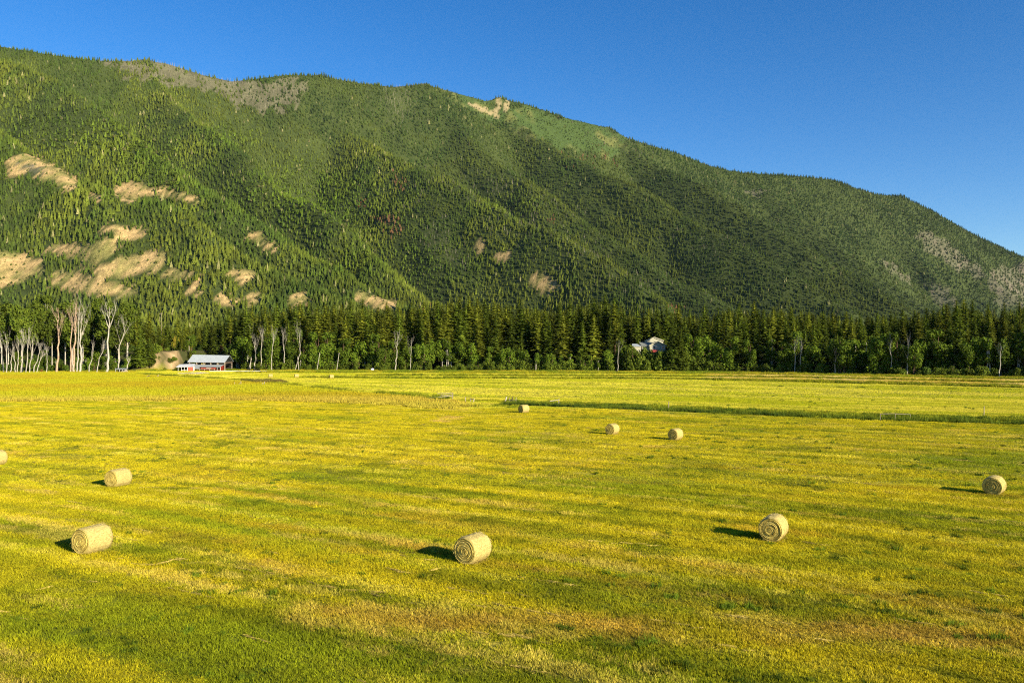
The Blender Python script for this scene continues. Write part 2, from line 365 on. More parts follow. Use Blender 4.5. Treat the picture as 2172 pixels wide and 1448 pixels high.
# ------------------------------------------------------------------ mountain
clear = [[(10,345),(40,325),(70,330),(110,350),(150,370),(175,395),(150,402),(120,388),(90,378),(60,366),(15,375)], [(238,400),(270,388),(300,388),(325,400),(330,410),(285,426),(265,426),(245,414)],
 [(325,402),(380,405),(430,425),(420,434),(380,420),(340,414)], [(200,482),(240,476),(290,490),(315,496),(290,502),(270,508),(240,494)], [(92,524),(120,518),(190,520),(210,508),(250,512),(248,540),(225,546),(205,560),(160,546),(110,537)],
 [(200,562),(290,540),(345,532),(357,550),(340,572),(240,592),(200,582)], [(-60,536),(50,538),(90,552),(95,577),(40,602),(-60,620)], [(108,578),(170,580),(230,600),(305,616),(275,630),(200,624),(150,615),(108,604)],
 [(335,570),(400,575),(425,592),(350,592)], [(475,574),(540,571),(546,586),(520,602),(490,585)], [(523,498),(550,498),(598,530),(570,530)], [(385,610),(420,604),(427,627),(395,628)], [(605,626),(650,620),(668,642),(612,652)],
 [(515,622),(552,628),(562,644),(528,648)], [(752,610),(790,628),(842,640),(842,654),(790,652),(755,632)], [(458,622),(505,640),(470,652)], [(1110,592),(1140,578),(1180,598),(1192,617),(1150,612)], [(1050,535),(1085,538),(1082,553),(1055,552)],
 [(118,390),(150,390),(160,402),(130,404)], [(190,405),(215,415),(212,428),(195,420)], [(1015,500),(1030,520),(1018,545),(1008,520)]]
rocks = [[(2095,585),(2172,555),(2260,560),(2260,660),(2110,645)], [(1940,490),(1975,488),(2010,510),(2060,560),(2030,575),(1970,530)], [(1960,602),(2010,612),(2035,645),(1985,642)], [(1870,545),(1900,560),(1935,605),(1905,590)], [(1590,405),(1625,403),(1625,412),(1600,412)],
 [(35,345),(80,350),(95,372),(60,368)], [(880,174),(905,172),(900,182),(885,182)], [(2040,555),(2075,560),(2100,600),(2060,590)]]
scars = [[(1046,245),(1055,206),(1065,207),(1056,246)], [(985,216),(1040,232),(1072,254),(1045,248)], [(1062,226),(1074,212),(1084,226),(1070,236)]]
meadowp = [(930,188),(1040,215),(1150,232),(1290,270),(1340,300),(1310,335),(1190,315),(1080,268),(1000,240)]
burnp = [(200,118),(350,120),(430,148),(500,162),(570,180),(640,160),(640,225),(560,235),(490,225),(430,190),(340,172),(280,165),(235,140)]
ell = [ (1760, 480, 330, 120, 'dark', .55), (2060, 560, 150, 110, 'dark', .5), (1350, 430, 180, 80, 'dark', .3), (1000, 330, 120, 70, 'dark', .35), (640, 240, 110, 60, 'dark', .45), (330, 390, 130, 60, 'lite', .3),  # cx, cy, rx, ry, kind, strength; dark: fir stands plus painted slope shade
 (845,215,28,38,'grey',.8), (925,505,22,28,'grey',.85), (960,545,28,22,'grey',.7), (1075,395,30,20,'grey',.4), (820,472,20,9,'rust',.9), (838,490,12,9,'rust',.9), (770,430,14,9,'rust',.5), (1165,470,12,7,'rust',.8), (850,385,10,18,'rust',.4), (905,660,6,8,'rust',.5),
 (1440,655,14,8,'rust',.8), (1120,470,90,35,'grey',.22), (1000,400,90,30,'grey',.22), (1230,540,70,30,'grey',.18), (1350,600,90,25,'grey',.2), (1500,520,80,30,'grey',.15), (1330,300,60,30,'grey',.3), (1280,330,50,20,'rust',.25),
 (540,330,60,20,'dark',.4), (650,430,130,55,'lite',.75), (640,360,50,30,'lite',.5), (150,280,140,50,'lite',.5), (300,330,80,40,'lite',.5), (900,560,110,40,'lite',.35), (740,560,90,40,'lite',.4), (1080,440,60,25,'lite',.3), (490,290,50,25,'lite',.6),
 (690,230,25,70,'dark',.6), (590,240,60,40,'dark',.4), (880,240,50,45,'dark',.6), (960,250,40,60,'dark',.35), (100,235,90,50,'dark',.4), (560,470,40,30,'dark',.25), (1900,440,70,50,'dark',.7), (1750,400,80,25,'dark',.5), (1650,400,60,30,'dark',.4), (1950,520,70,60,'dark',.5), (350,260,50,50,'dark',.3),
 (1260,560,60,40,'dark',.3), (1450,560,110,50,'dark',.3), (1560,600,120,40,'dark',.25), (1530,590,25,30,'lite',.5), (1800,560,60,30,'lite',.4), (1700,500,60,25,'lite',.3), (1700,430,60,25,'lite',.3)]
def region(u, v, jitter):
    """kind masks of the slopes (bare, rock, meadow, burn and tints)"""
    ju = u + 16 * (fbm(u / 12, v / 7, 80, 3) - .5) * jitter; jv = v + 11 * (fbm(u / 12 + 50, v / 7, 81, 3) - .5) * jitter
    du = u + 70 * (fbm(u / 18, v / 12, 82, 4) - .5); dv = v + 46 * (fbm(u / 18 + 70, v / 12, 83, 4) - .5)
    def anyp(L, a=ju, b=jv): 
        m = np.zeros(u.shape, bool)
        for q in L: m |= in_poly(a, b, q)
        return m
    e = {k: np.zeros(u.shape) for k in ('grey', 'rust', 'lite', 'dark')}
    for cx, cy, rx, ry, k, s in ell:
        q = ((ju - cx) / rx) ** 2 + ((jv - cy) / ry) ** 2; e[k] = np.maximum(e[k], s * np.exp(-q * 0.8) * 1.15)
    return anyp(clear), anyp(rocks, (du + ju) / 2, (dv + jv) / 2), anyp(scars), in_poly(du, dv, meadowp), in_poly(du, dv, burnp), e
ysm = gsteps(560, 7600, 7, 32, 0.8)
xsm = np.concatenate([np.arange(-4600, -2000, 40.0), np.arange(-2000, 1000, 11.0), np.arange(1000, 5200, 22.0), np.arange(5200, 8000, 80.0)])
XM, YM = np.meshgrid(xsm, ysm)
ZM = Hm(XM, YM); ZM = ZM - 3.0 * sstep(660, 600, YM)
UM, VM = proj(XM, YM, ZM)
cl, rk, sc_, me_, bu, ee = region(UM, VM, 1.0)
n1 = fbm(XM / 45, YM / 45, 90, 4)
cm = mixc(np.broadcast_to(np.array((0.030, 0.045, 0.010)), XM.shape + (3,)), (0.065, 0.085, 0.018), n1)
tanc = mixc(np.broadcast_to(np.array((0.47, 0.325, 0.14)), XM.shape + (3,)), (0.22, 0.20, 0.06), sstep(.40, .66, fbm(XM / 20, YM / 14, 91, 5)))
cm = np.where(cl[..., None], tanc, cm)
rockc = mixc(np.broadcast_to(np.array((0.11, 0.11, 0.06)), XM.shape + (3,)), (0.17, 0.14, 0.10), sstep(.50, .72, fbm(XM / 20, YM / 20, 92, 4)))
cm = np.where(rk[..., None], rockc, cm)
cm = np.where(me_[..., None], mixc(np.broadcast_to(np.array((0.055, 0.088, 0.020)), XM.shape + (3,)), (0.13, 0.14, 0.04), sstep(.5, .7, fbm(XM / 90, YM / 90, 93, 4))), cm)
cm = np.where(bu[..., None], np.array((0.115, 0.11, 0.06)) * (0.6 + 0.7 * n1)[..., None], cm)
cm = np.where(sc_[..., None], np.array((0.30, 0.24, 0.12)), cm)
t = NT('mountain_soil'); p = t.pos(); a = t.n('ShaderNodeAttribute', attribute_type='GEOMETRY', attribute_name='col')
v1 = t.ramp(t.noise(0.09, 5, 0.7, p), [(0.3, 0.6), (0.7, 1.3)]); v3_ = t.ramp(t.noise(0.45, 4, 0.8, p, (1, 1, .4)), [(0.35, 0.5), (0.6, 1.2)]); t.col(t.mul(t.mul(a.outputs['Color'], v1), v3_)); t.bump(t.noise(0.12, 4, 0.7, p), 3.0); M['mountain_soil'] = t.m
mtn = grid_mesh('mountain', xsm, ysm, ZM, M['mountain_soil'], cm); tag(mtn, 'long forested mountain range falling away to the right', kind='structure')
def bil(A, x, y):
    ix = np.clip(np.searchsorted(xsm, x) - 1, 0, len(xsm) - 2); iy = np.clip(np.searchsorted(ysm, y) - 1, 0, len(ysm) - 2)
    fx = (x - xsm[ix]) / (xsm[ix + 1] - xsm[ix]); fy = (y - ysm[iy]) / (ysm[iy + 1] - ysm[iy])
    return (A[iy, ix] * (1 - fx) + A[iy, ix + 1] * fx) * (1 - fy) + (A[iy + 1, ix] * (1 - fx) + A[iy + 1, ix + 1] * fx) * fy

# ------------------------------------------------------------------ scatter by geometry nodes (stuff only)
def scatter(name, pts, scl, rotz, tint, pick, protos, tilt=None):
    n = len(pts); me = bpy.data.meshes.new(name); me.vertices.add(n); me.vertices.foreach_set('co', pts.astype(np.float32).ravel())
    def at(nm, typ, arr, key):
        q = me.attributes.new(nm, typ, 'POINT'); q.data.foreach_set(key, np.ascontiguousarray(arr).ravel())
    at('scl', 'FLOAT_VECTOR', scl.astype(np.float32), 'vector')
    rv = np.zeros((n, 3), np.float32); rv[:, 2] = rotz
    if tilt is not None: rv[:, :2] = tilt
    at('rot', 'FLOAT_VECTOR', rv, 'vector')
    at('tint', 'FLOAT_COLOR', np.concatenate([tint, np.ones((n, 1))], 1).astype(np.float32), 'color')
    at('pick', 'INT', pick.astype(np.int32), 'value')
    me.update(); o = link(name, me)
    col = bpy.data.collections.new(name + '_kinds')
    for i, m in enumerate(protos):
        po = bpy.data.objects.new('%s_kind_%02d' % (name, i), m); col.objects.link(po)
    g = bpy.data.node_groups.new(name + '_nodes', 'GeometryNodeTree')
    g.interface.new_socket('Geometry', in_out='INPUT', socket_type='NodeSocketGeometry'); g.interface.new_socket('Geometry', in_out='OUTPUT', socket_type='NodeSocketGeometry')
    N = g.nodes; L = g.links; gi = N.new('NodeGroupInput'); go = N.new('NodeGroupOutput')
    ci = N.new('GeometryNodeCollectionInfo'); ci.inputs['Collection'].default_value = col; ci.inputs['Separate Children'].default_value = True; ci.inputs['Reset Children'].default_value = True
    ip = N.new('GeometryNodeInstanceOnPoints'); ip.inputs['Pick Instance'].default_value = True
    def na(nm, typ):
        x = N.new('GeometryNodeInputNamedAttribute'); x.data_type = typ; x.inputs['Name'].default_value = nm; return x.outputs['Attribute']
    e2r = N.new('FunctionNodeEulerToRotation'); L.new(na('rot', 'FLOAT_VECTOR'), e2r.inputs[0])
    L.new(gi.outputs[0], ip.inputs['Points']); L.new(ci.outputs[0], ip.inputs['Instance']); L.new(na('pick', 'INT'), ip.inputs['Instance Index'])
    L.new(e2r.outputs[0], ip.inputs['Rotation']); L.new(na('scl', 'FLOAT_VECTOR'), ip.inputs['Scale']); L.new(ip.outputs[0], go.inputs[0])
    md = o.modifiers.new('scatter', 'NODES'); md.node_group = g
    return o

# far tree shapes (20 m tall originals)
def far_conifer(seed, H=20.0, Rr=3.0, tiers=6, n=7):
    r = random.Random(seed); b = MB()
    for k in range(tiers):
        z0 = H * (0.08 + 0.86 * k / tiers); z1 = min(H, z0 + H * 0.34 * (1 - 0.4 * k / tiers)); rad = Rr * (1 - k / tiers) ** 0.8 + 0.25
        off = r.random() * 6; base = len(b.v); b.v.append((r.uniform(-.3, .3), r.uniform(-.3, .3), z1))
        for i in range(n * 2):
            a = off + math.pi * i / n; q = rad * (r.uniform(.85, 1.2) if i % 2 else r.uniform(.35, .6)); b.v.append((q * math.cos(a), q * math.sin(a), z0 - (0.6 if i % 2 else -0.5) * r.uniform(.5, 1.5)))
        for i in range(n * 2): b.f.append((base, base + 1 + i, base + 1 + (i + 1) % (n * 2)))
    return b.mesh('far_conifer', M['forest_tint'])
def far_round(seed, H=13.0):
    r = random.Random(seed); b = MB()
    for k in range(70):
        a = r.random() * 6.283; e = math.asin(r.uniform(-.8, 1)); q = r.uniform(.7, 1)
        c = Vector((3.2 * q * math.cos(a) * math.cos(e), 3.2 * q * math.sin(a) * math.cos(e), H * (.55 + .42 * q * math.sin(e))))
        n = Vector((r.gauss(0, 1), r.gauss(0, 1), r.gauss(0, 1))).normalized(); s = n.cross(Vector((0, 0, 1))).normalized() * 1.1; w = n.cross(s).normalized() * 1.1
        b.tri(c - s - w, c + s - w, c + w)
    return b.mesh('far_round', M['forest_tint'])
def far_snag(seed, H=17.0):
    r = random.Random(seed); b = MB(); b.tube([(0, 0, 0), (r.uniform(-.3, .3), 0, H)], [.45, .12], 4, False)
    for k in range(9):
        z = H * r.uniform(.3, .95); a = r.random() * 6.283; l = 1.8 * (1.15 - z / H)
        b.tri((0, 0, z - .3), (0, 0, z + .3), (l * math.cos(a), l * math.sin(a), z + .3))
    return b.mesh('far_snag', M['forest_tint'])
far_protos = [far_conifer(1), far_conifer(2, 20, 2.6, 7), far_conifer(3, 19, 3.6, 5), far_conifer(4, 22, 2.4, 7), far_round(5), far_round(6), far_snag(7), far_snag(8)]
allp = []
for y0, y1, sp in ((620, 1500, 5.4), (1500, 2300, 7.0), (2300, 3600, 9.0), (3600, 6900, 12.0)):
    ny = int((y1 - y0) / sp); nx = int(0.85 * 2 * y1 / sp)
    gx, gy = np.meshgrid((np.arange(nx) - nx / 2) * sp, y0 + np.arange(ny) * sp)
    gx = gx + rng.uniform(-.5, .5, gx.shape) * sp; gy = gy + rng.uniform(-.5, .5, gy.shape) * sp
    gx = gx.ravel(); gy = gy.ravel(); m = np.abs(gx) < 0.80 * gy; allp.append(np.stack([gx[m], gy[m]], 1))
P = np.concatenate(allp); x, y = P[:, 0], P[:, 1]; z = bil(ZM, x, y)
# facing the viewer: skip the far side of the range
gxm = (bil(ZM, x + 15, y) - bil(ZM, x - 15, y)) / 30; gym = (bil(ZM, x, y + 15) - bil(ZM, x, y - 15)) / 30
facing = (gxm * x + gym * y) - (z - CAMH) > -0.12 * y
u, v = proj(x, y, z); hgt = 13.5 + 3 * (fbm(x / 200, y / 200, 95, 2) - .5) + 1.5 * (y < 1600); hp = hgt * F / y
keep = facing & ((z > 22) | (y < 900) | (x > 1500)) & (v < 745) & (u > -330) & (u < 2500)
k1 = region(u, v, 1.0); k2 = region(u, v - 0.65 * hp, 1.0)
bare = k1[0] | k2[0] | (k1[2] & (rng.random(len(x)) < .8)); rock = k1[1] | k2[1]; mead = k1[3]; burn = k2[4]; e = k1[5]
rr = rng.random(len(x)); shrub = bare & (rr < .22)
keep &= ~(bare & ~shrub); keep &= ~(rock & (rr > .78))
clump = fbm(x / 40, y / 40, 96, 3)
keep &= ~(mead & ((clump < .36) | (rr > .9))); keep &= ~(burn & (rr > .88))
keep &= ~((clump < .30) & (rr > .5))
print('mountain trees', keep.sum())
x, y, z, u, v, rr, shrub, burn, mead, hgt = [q[keep] for q in (x, y, z, u, v, rr, shrub, burn, mead, hgt)]; e = {k: q[keep] for k, q in e.items()}
n = len(x); r2 = rng.random(n); r3 = rng.random(n)
g = fbm(x / 300, y / 300, 97, 4); g2 = fbm(x / 60, y / 60, 98, 3)
k = sstep(.38, .66, .55 * g + .45 * g2)
tint = mixc(np.broadcast_to(np.array((0.050, 0.075, 0.018)), (n, 3)), (0.115, 0.130, 0.024), k)
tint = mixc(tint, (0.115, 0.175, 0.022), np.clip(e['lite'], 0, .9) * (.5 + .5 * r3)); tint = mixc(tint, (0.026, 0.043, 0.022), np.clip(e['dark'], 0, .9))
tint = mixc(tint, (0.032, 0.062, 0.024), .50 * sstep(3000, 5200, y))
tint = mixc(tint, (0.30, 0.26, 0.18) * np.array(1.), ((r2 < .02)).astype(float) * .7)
tint = tint * (0.64 + 0.82 * r3)[:, None] * np.array((1.04, 1.10, 0.70)) * (1 - .16 * sstep(900, 2200, u))[:, None] * (.8 + .4 * fbm(x / 90, y / 90, 99, 3))[:, None]  # rightward dimming: darker trees plus painted slope shade
grey = ((e['grey'] > r2) | (burn & (r2 < .12 + .75 * sstep(.35, .6, fbm(u / 14, v / 9, 84, 3))))); rust = (e['rust'] > r2)
tint[grey] = np.array((0.34, 0.30, 0.22)) * (0.4 + 0.7 * r3[grey])[:, None]; tint[rust] = np.array((0.20, 0.105, 0.05)) * (0.7 + 0.6 * r3[rust])[:, None]
tint[shrub] = np.array((0.10, 0.13, 0.025)) * (0.7 + .6 * r3[shrub])[:, None]
pick = rng.integers(0, 4, n); lt = (e['lite'] > .3) & (r2 < .5); pick[lt] = rng.integers(4, 6, lt.sum()); pick[shrub] = rng.choice((4, 4, 5, 0), shrub.sum()); pick[grey] = rng.integers(6, 8, grey.sum()); pick[mead & (r2 < .5)] = 5
s = hgt / 20 * rng.uniform(.5, 1.35, n) * (.75 + .5 * fbm(x / 70, y / 70, 88, 2)); s[shrub] = rng.uniform(.10, .5, shrub.sum()) ** 1.0
s[mead] *= .6; s = s * (1 + .24 * sstep(2300, 3900, y))
scl = np.stack([s * rng.uniform(1.0, 1.6, n) * (1 + .12 * sstep(2500, 4500, y))] * 2 + [s], 1)
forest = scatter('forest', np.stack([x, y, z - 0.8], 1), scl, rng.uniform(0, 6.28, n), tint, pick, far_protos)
tag(forest, 'dense conifer forest covering the mountain slopes', 'forest', kind='stuff')

t = bpy.data.materials.new('haze'); t.use_nodes = True; t.node_tree.nodes.remove(t.node_tree.nodes['Principled BSDF'])
pv = t.node_tree.nodes.new('ShaderNodeVolumePrincipled'); pv.inputs['Density'].default_value = 0.42e-5; pv.inputs['Color'].default_value = (0.70, 0.88, 1.0, 1); pv.inputs['Anisotropy'].default_value = 0.0
t.node_tree.links.new(pv.outputs[0], t.node_tree.nodes['Material Output'].inputs['Volume']); M['haze'] = t
b = MB(); b.box(-9000, 9000, -4500, 9000, -3.5, 1750); tag(b.obj('haze', t), 'thin blue summer air over the whole valley', 'haze', kind='stuff')
# ------------------------------------------------------------------ trees of the valley
def v3(a): return Vector(a)
def conifer_meshes(seed, H=30.0, Rr=4.2, start=0.10, needles='fir_needles', open_=0.0):
    r = random.Random(seed); b = MB(); tr = MB()
    lean = (r.uniform(-.4, .4), r.uniform(-.4, .4))
    tr.tube([(0, 0, -1.5), (lean[0] * .3, lean[1] * .3, H * .4), (lean[0], lean[1], H * .97)], [.42, .28, .05], 6)
    nw = int(44); irr = [r.uniform(.62, 1.25) for _ in range(nw)]
    for w in range(nw):
        t = start + (1 - start) * (w + r.random() * .7) / nw; z = H * t
        prof = min(1.0, (t - start) / .16 + .55) * (1 - t) ** .62 + 0.03
        nb = 7 if t < .85 else 5
        for k in range(nb):
            if r.random() < open_ + .06: continue
            a = 6.283 * (k / nb) + w * 2.4 + r.uniform(-.4, .4); L = Rr * prof * irr[w] * r.uniform(.7, 1.2)
            d = v3((math.cos(a), math.sin(a), 0)); sd = v3((-math.sin(a), math.cos(a), 0)); droop = r.uniform(-.36, -.06) if t < .8 else r.uniform(.0, .4)
            base = v3((lean[0] * t, lean[1] * t, z)); dirv = (d + v3((0, 0, droop))).normalized(); tip = base + dirv * L
            wd = (0.30 + 0.24 * L)
            for q in range(5):
                f0 = .18 + .19 * q + r.uniform(-.05, .05); c = base + dirv * (L * f0); l2 = wd * r.uniform(1.0, 1.7) * (1.15 - .6 * f0)
                for sg in (-1, 1):
                    o = (sd * sg * r.uniform(.7, 1.0) + d * .65 + v3((0, 0, r.uniform(-.5, .25)))).normalized() * l2
                    nrm = v3((r.uniform(-.3, .3), r.uniform(-.3, .3), -.32))
                    b.tri(c - dirv * .22 * wd, c + dirv * .5 * wd + nrm * .5, c + o + nrm * .3)
            b.tri(base + dirv * (L * .8) + sd * wd * .4, base + dirv * (L * .8) - sd * wd * .4, tip + v3((0, 0, .15)))
    for k in range(9):      # dense inner foliage
        t0 = start + .04 + (.93 - start) * k / 9; t1 = min(.99, t0 + .20); q = Rr * .42 * (1 - t0) ** .7 * irr[k * 4]; n0 = len(b.v); b.v.append((lean[0] * t1, lean[1] * t1, H * t1))
        for i in range(9):
            a = 6.283 * i / 9 + k; qq = q * r.uniform(.6, 1.25); b.v.append((lean[0] * t0 + qq * math.cos(a), lean[1] * t0 + qq * math.sin(a), H * t0 + r.uniform(-.6, .6)))
        for i in range(9): b.f.append((n0, n0 + 1 + i, n0 + 1 + (i + 1) % 9))
    b.tri((lean[0] - .25, lean[1], H * .95), (lean[0] + .25, lean[1], H * .95), (lean[0], lean[1], H * 1.02)); 
    return tr.mesh('trunk', M['bark_brown']), b.mesh('crown', M[needles])
def leafy_meshes(seed, H=16.0, Rr=4.2, leaves='poplar_leaves', bark='bark_pale', low=.2, count=1900, size=.42, slim=False, trunks=1):
    r = random.Random(seed); b = MB(); tr = MB(); lobes = []
    for k in range(11 if not slim else 8):
        t = r.uniform(low + .08, .92); rad = Rr * (.34 + .18 * r.random()) * (1.15 - .45 * t); a = r.random() * 6.283; q = Rr * r.uniform(.1, .62) * (1.1 - .6 * abs(t - .5))
        lobes.append((v3((q * math.cos(a), q * math.sin(a), H * t)), rad, rad * r.uniform(1.0, 1.7)))
    for c, q, h in lobes:
        m = int(count / len(lobes))
        for i in range(m):
            d = v3((r.gauss(0, 1), r.gauss(0, 1), r.gauss(0, 1))).normalized(); f = r.random() ** .35
            p = c + v3((d.x * q * f, d.y * q * f, d.z * h * f)) + v3((r.gauss(0, .15), r.gauss(0, .15), 0))
            if p.z < H * low * .5: continue
            n = (d + v3((r.gauss(0, .6), r.gauss(0, .6), r.gauss(0, .6) + .3))).normalized(); s = n.cross(v3((.1, .2, 1))).normalized() * size * r.uniform(.6, 1.3); w = n.cross(s)
            b.tri(p - s * .8 - w * .6, p + s * .8 - w * .6, p + w)
    for k in range(trunks):
        x0 = r.uniform(-1, 1) * (trunks > 1); y0 = r.uniform(-.6, .6) * (trunks > 1); lx = r.uniform(-1.2, 1.2) * (trunks > 1)
        tr.tube([(x0, y0, -1), (x0 + lx * .3, y0, H * .4), (x0 + lx, y0, H * .85)], [.26, .2, .05], 5)
        for c, q, h in lobes[:6]: tr.tube([(x0 + lx * .4, y0, c.z * .62), tuple(c)], [.10, .03], 4, False)
    return tr.mesh('trunk', M[bark]), b.mesh('crown', M[leaves])
def bare_mesh(seed, H=28.0, spread=.5, fork=.45, bark='bark_pale', r0=.5, depth=4, leanx=0.0):
    r = random.Random(seed); tr = MB(); br = MB()
    def grow(b, p, d, L, rad, lev):
        pts = [p]; dd = d.copy(); rr_ = [rad]
        for i in range(3):
            dd = (dd + v3((r.gauss(0, .10), r.gauss(0, .10), .10))).normalized(); pts.append(pts[-1] + dd * (L / 3)); rr_.append(rad * (1 - .26 * (i + 1)))
        b.tube(pts, rr_, 5 if lev < 1 else 3, False)
        if lev >= depth: return
        for i in range(3 if lev < 2 else 3):
            q = pts[r.choice((1, 2, 2, 3, 3))]; a = r.random() * 6.283
            nd = (dd + v3((math.cos(a) * spread, math.sin(a) * spread * .8, r.uniform(.0, .35)))).normalized()
            grow(br, q, nd, L * r.uniform(.42, .62), rad * .46, lev + 1)
    base = v3((0, 0, -1)); d = v3((leanx, 0, 1)).normalized(); L0 = H * fork
    pts = [base, base + d * (L0 * .5) + v3((r.gauss(0, .15), 0, 0)), base + d * L0 + v3((r.gauss(0, .3), 0, 0)), base + d * (H * .75) + v3((r.gauss(0, .5), 0, 0)), base + d * H]
    fine = []; fr = []
    for i in range(4):
        for j in range(3):
            f = j / 3; fine.append(pts[i].lerp(pts[i + 1], f) + v3((r.gauss(0, r0 * .45), r.gauss(0, r0 * .4), 0))); fr.append(r0 * (1 - .9 * ((i + f) / 4) ** 1.2))
    fine.append(pts[4]); fr.append(r0 * .06); tr.tube(fine, fr, 6, False)
    for i in range(7):
        f = r.uniform(0, 1); q = pts[2].lerp(pts[3], f) if i < 4 else pts[3].lerp(pts[4], f * .7)
        a = r.random() * 6.283; nd = v3((math.cos(a) * spread + leanx, math.sin(a) * spread * .7, 1)).normalized()
        grow(br, q, nd, (H - q.z) * r.uniform(.5, .9), r0 * .26, 2)
    return tr.mesh('trunk', M[bark]), br.mesh('branches', M[bark])
con = [conifer_meshes(20 + i, 30, 3.9 + .4 * (i % 4), [.08, .16, .05, .22, .1, .3][i], ['fir_needles', 'pine_needles'][i in (1, 3, 5)], [.02, .1, .0, .12, .05, .18][i]) for i in range(6)]
pop = [leafy_meshes(40, 16, 4.4, bark='bark_brown', low=.08), leafy_meshes(41, 18, 3.4, slim=True), leafy_meshes(42, 15, 5.0, trunks=2, bark='bark_brown', low=.1), leafy_meshes(43, 20, 3.6, low=.3, trunks=2)]
cott = [leafy_meshes(50, 32, 6.5, 'cottonwood_leaves', low=.35, count=2800, size=.55, trunks=2), leafy_meshes(51, 30, 6.0, 'cottonwood_leaves', low=.3, count=2600, size=.55)]
shr = [leafy_meshes(60 + i, 5.5, 3.2, 'shrub_leaves', 'bark_brown', low=.0, count=1000, size=.36) for i in range(3)]
yel = [leafy_meshes(70, 8, 2.6, 'yellow_leaves', 'bark_brown', low=.1, count=700, size=.38)]
rst = [leafy_meshes(71, 4, 2.4, 'rust_leaves', 'bark_brown', low=.0, count=500, size=.34)]
def plant(name, pair, x, y, s, sz=None, label='', cat='tree', group=None, rz=None, z=None, second='crown'):
    o = empty(name, (x, y, gh(x, y) if z is None else z), R.uniform(0, 6.28) if rz is None else rz); o.scale = (s, s, sz or s)
    tag(o, label, cat, group); link('trunk', pair[0], o); link(second, pair[1], o); return o
zones = [(-500, 300, 'behind the far left white trunks', 'far left'), (300, 500, 'on the bank above the barn', 'barn'), (500, 780, 'right of the barn behind the bare treetops', 'mid left'),
         (780, 1060, 'at the middle of the forest edge', 'middle'), (1060, 1338, 'left of the hidden cream house', 'left of house'), (1338, 1480, 'close around the hidden cream house', 'house'),
         (1480, 1800, 'right of the hidden house', 'right of house'), (1800, 2000, 'in the shaded edge below the rocky slope', 'far right'), (2000, 2700, 'near the right picture edge', 'far right')]
pending = []
def later(o, px, what, where, group, cat): pending.append((o, px, what, where, group, cat))
ORD = 'first second third fourth fifth sixth seventh eighth ninth tenth eleventh twelfth thirteenth fourteenth fifteenth sixteenth seventeenth eighteenth'.split()
def flush():
    import collections
    d = collections.defaultdict(list)
    for q in pending: d[(q[2], q[3])].append(q)
    for (what, where), L in d.items():
        L.sort(key=lambda q: q[1]); n = len(L)
        for i, q in enumerate(L):
            if n == 1: lb = '%s %s' % (what, where)
            elif n <= 18: lb = '%s from left, %s %s' % (ORD[i] , what, where)
            else: lb = '%s %s' % (what, where)
            tag(q[0], lb, q[5], '%s %s' % (q[4], where))
    pending.clear()
def zone(px):
    for a, b, t, g in zones:
        if a <= px < b: return t, g
    return zones[-1][2:]
topk = [(-100, 640), (0, 655), (120, 660), (290, 662), (340, 672), (440, 665), (500, 655), (640, 652), (760, 648), (850, 650), (990, 640), (1100, 648), (1180, 650), (1270, 636), (1350, 655), (1480, 660), (1560, 652), (1700, 655), (1800, 668), (1900, 668), (1950, 660), (2040, 648), (2120, 655), (2172, 650), (2300, 650)]
tkx = [a for a, b in topk]; tky = [b - 7 for a, b in topk]
def YEp(px):
    Y = 430.0
    for _ in range(12): Y = .5 * Y + .5 * float(YE(np.array([X_(px, Y)]))[0])
    return Y
fx_, fy_, fs_, fp_ = [], [], [], []       # remaining trees of the same wood, deeper in
nth = 0
for row, (d0, d1, step, dtop, sd) in enumerate(((18, 32, 25, 24, 18), (36, 56, 22, 8, 13), (58, 80, 24, 0, 10))):
    px = -60.0
    while px < 2240:
        px += step * R.uniform(.55, 1.45); Y = YEp(px) + R.uniform(d0, d1); X = X_(px, Y)
        if 1330 < px < 1425 and row < 2: continue
        if 300 < px < 410 and row == 0: continue
        if px < 300 and row < 1: continue
        z0 = gh(X, Y); ty = np.interp(px, tkx, tky) + dtop + abs(R.gauss(0, sd * 1.4)) - 9
        if 300 < px < 480: ty += R.uniform(0, 35)
        h = Z_(ty, Y) - z0
        i = R.choice((0, 1, 2, 3, 4, 5)) if px < 1200 else R.choice((0, 2, 4, 4, 0, 1, 5))
        t_, g_ = zone(px); rw = ('front row', 'middle row', 'back row')[row]
        dark = 'olive pine' if i in (1, 3, 5) else 'dark fir'
        later(plant('conifer_tree', con[i], X, Y, h / 30 * R.uniform(1.1, 1.65), h / 30), px, '%s %s, %s,' % ('tall' if ty < np.interp(px, tkx, tky) + dtop + sd * .5 else 'shorter', dark, rw), t_, 'conifers', 'tree'); nth += 1
# wood behind them
for px0 in np.arange(-100, 2300, 9.0):
    for d in (90, 115, 145, 180):
        px = px0 + R.uniform(-5, 5); Y = YEp(px) + d + R.uniform(-12, 12); X = X_(px, Y); z0 = gh(X, Y)
        ty = np.interp(px, tkx, tky) + R.uniform(2, 22) + d * .06 
        if 290 < px < 500: ty += 15
        fx_.append(X); fy_.append(Y); fs_.append((Z_(ty, Y) - z0) / 30); fp_.append(z0)
n = len(fx_); tn = np.broadcast_to(np.array((0.11, 0.13, 0.014)), (n, 3)) * rng.uniform(.6, 1.5, (n, 1))
deep = []
for m in (0, 1, 2, 4): q = con[m][1].copy(); q.materials.clear(); q.materials.append(M['forest_tint']); deep.append(q)
sf = np.array(fs_)
wood = scatter('woods', np.stack([fx_, fy_, fp_], 1), np.stack([sf * rng.uniform(1.1, 1.7, n)] * 2 + [sf], 1), rng.uniform(0, 6.28, n), tn, rng.integers(0, 4, n), deep)
tag(wood, 'deeper part of the valley wood, behind the rows at the forest edge', 'forest', kind='stuff')
ug = []
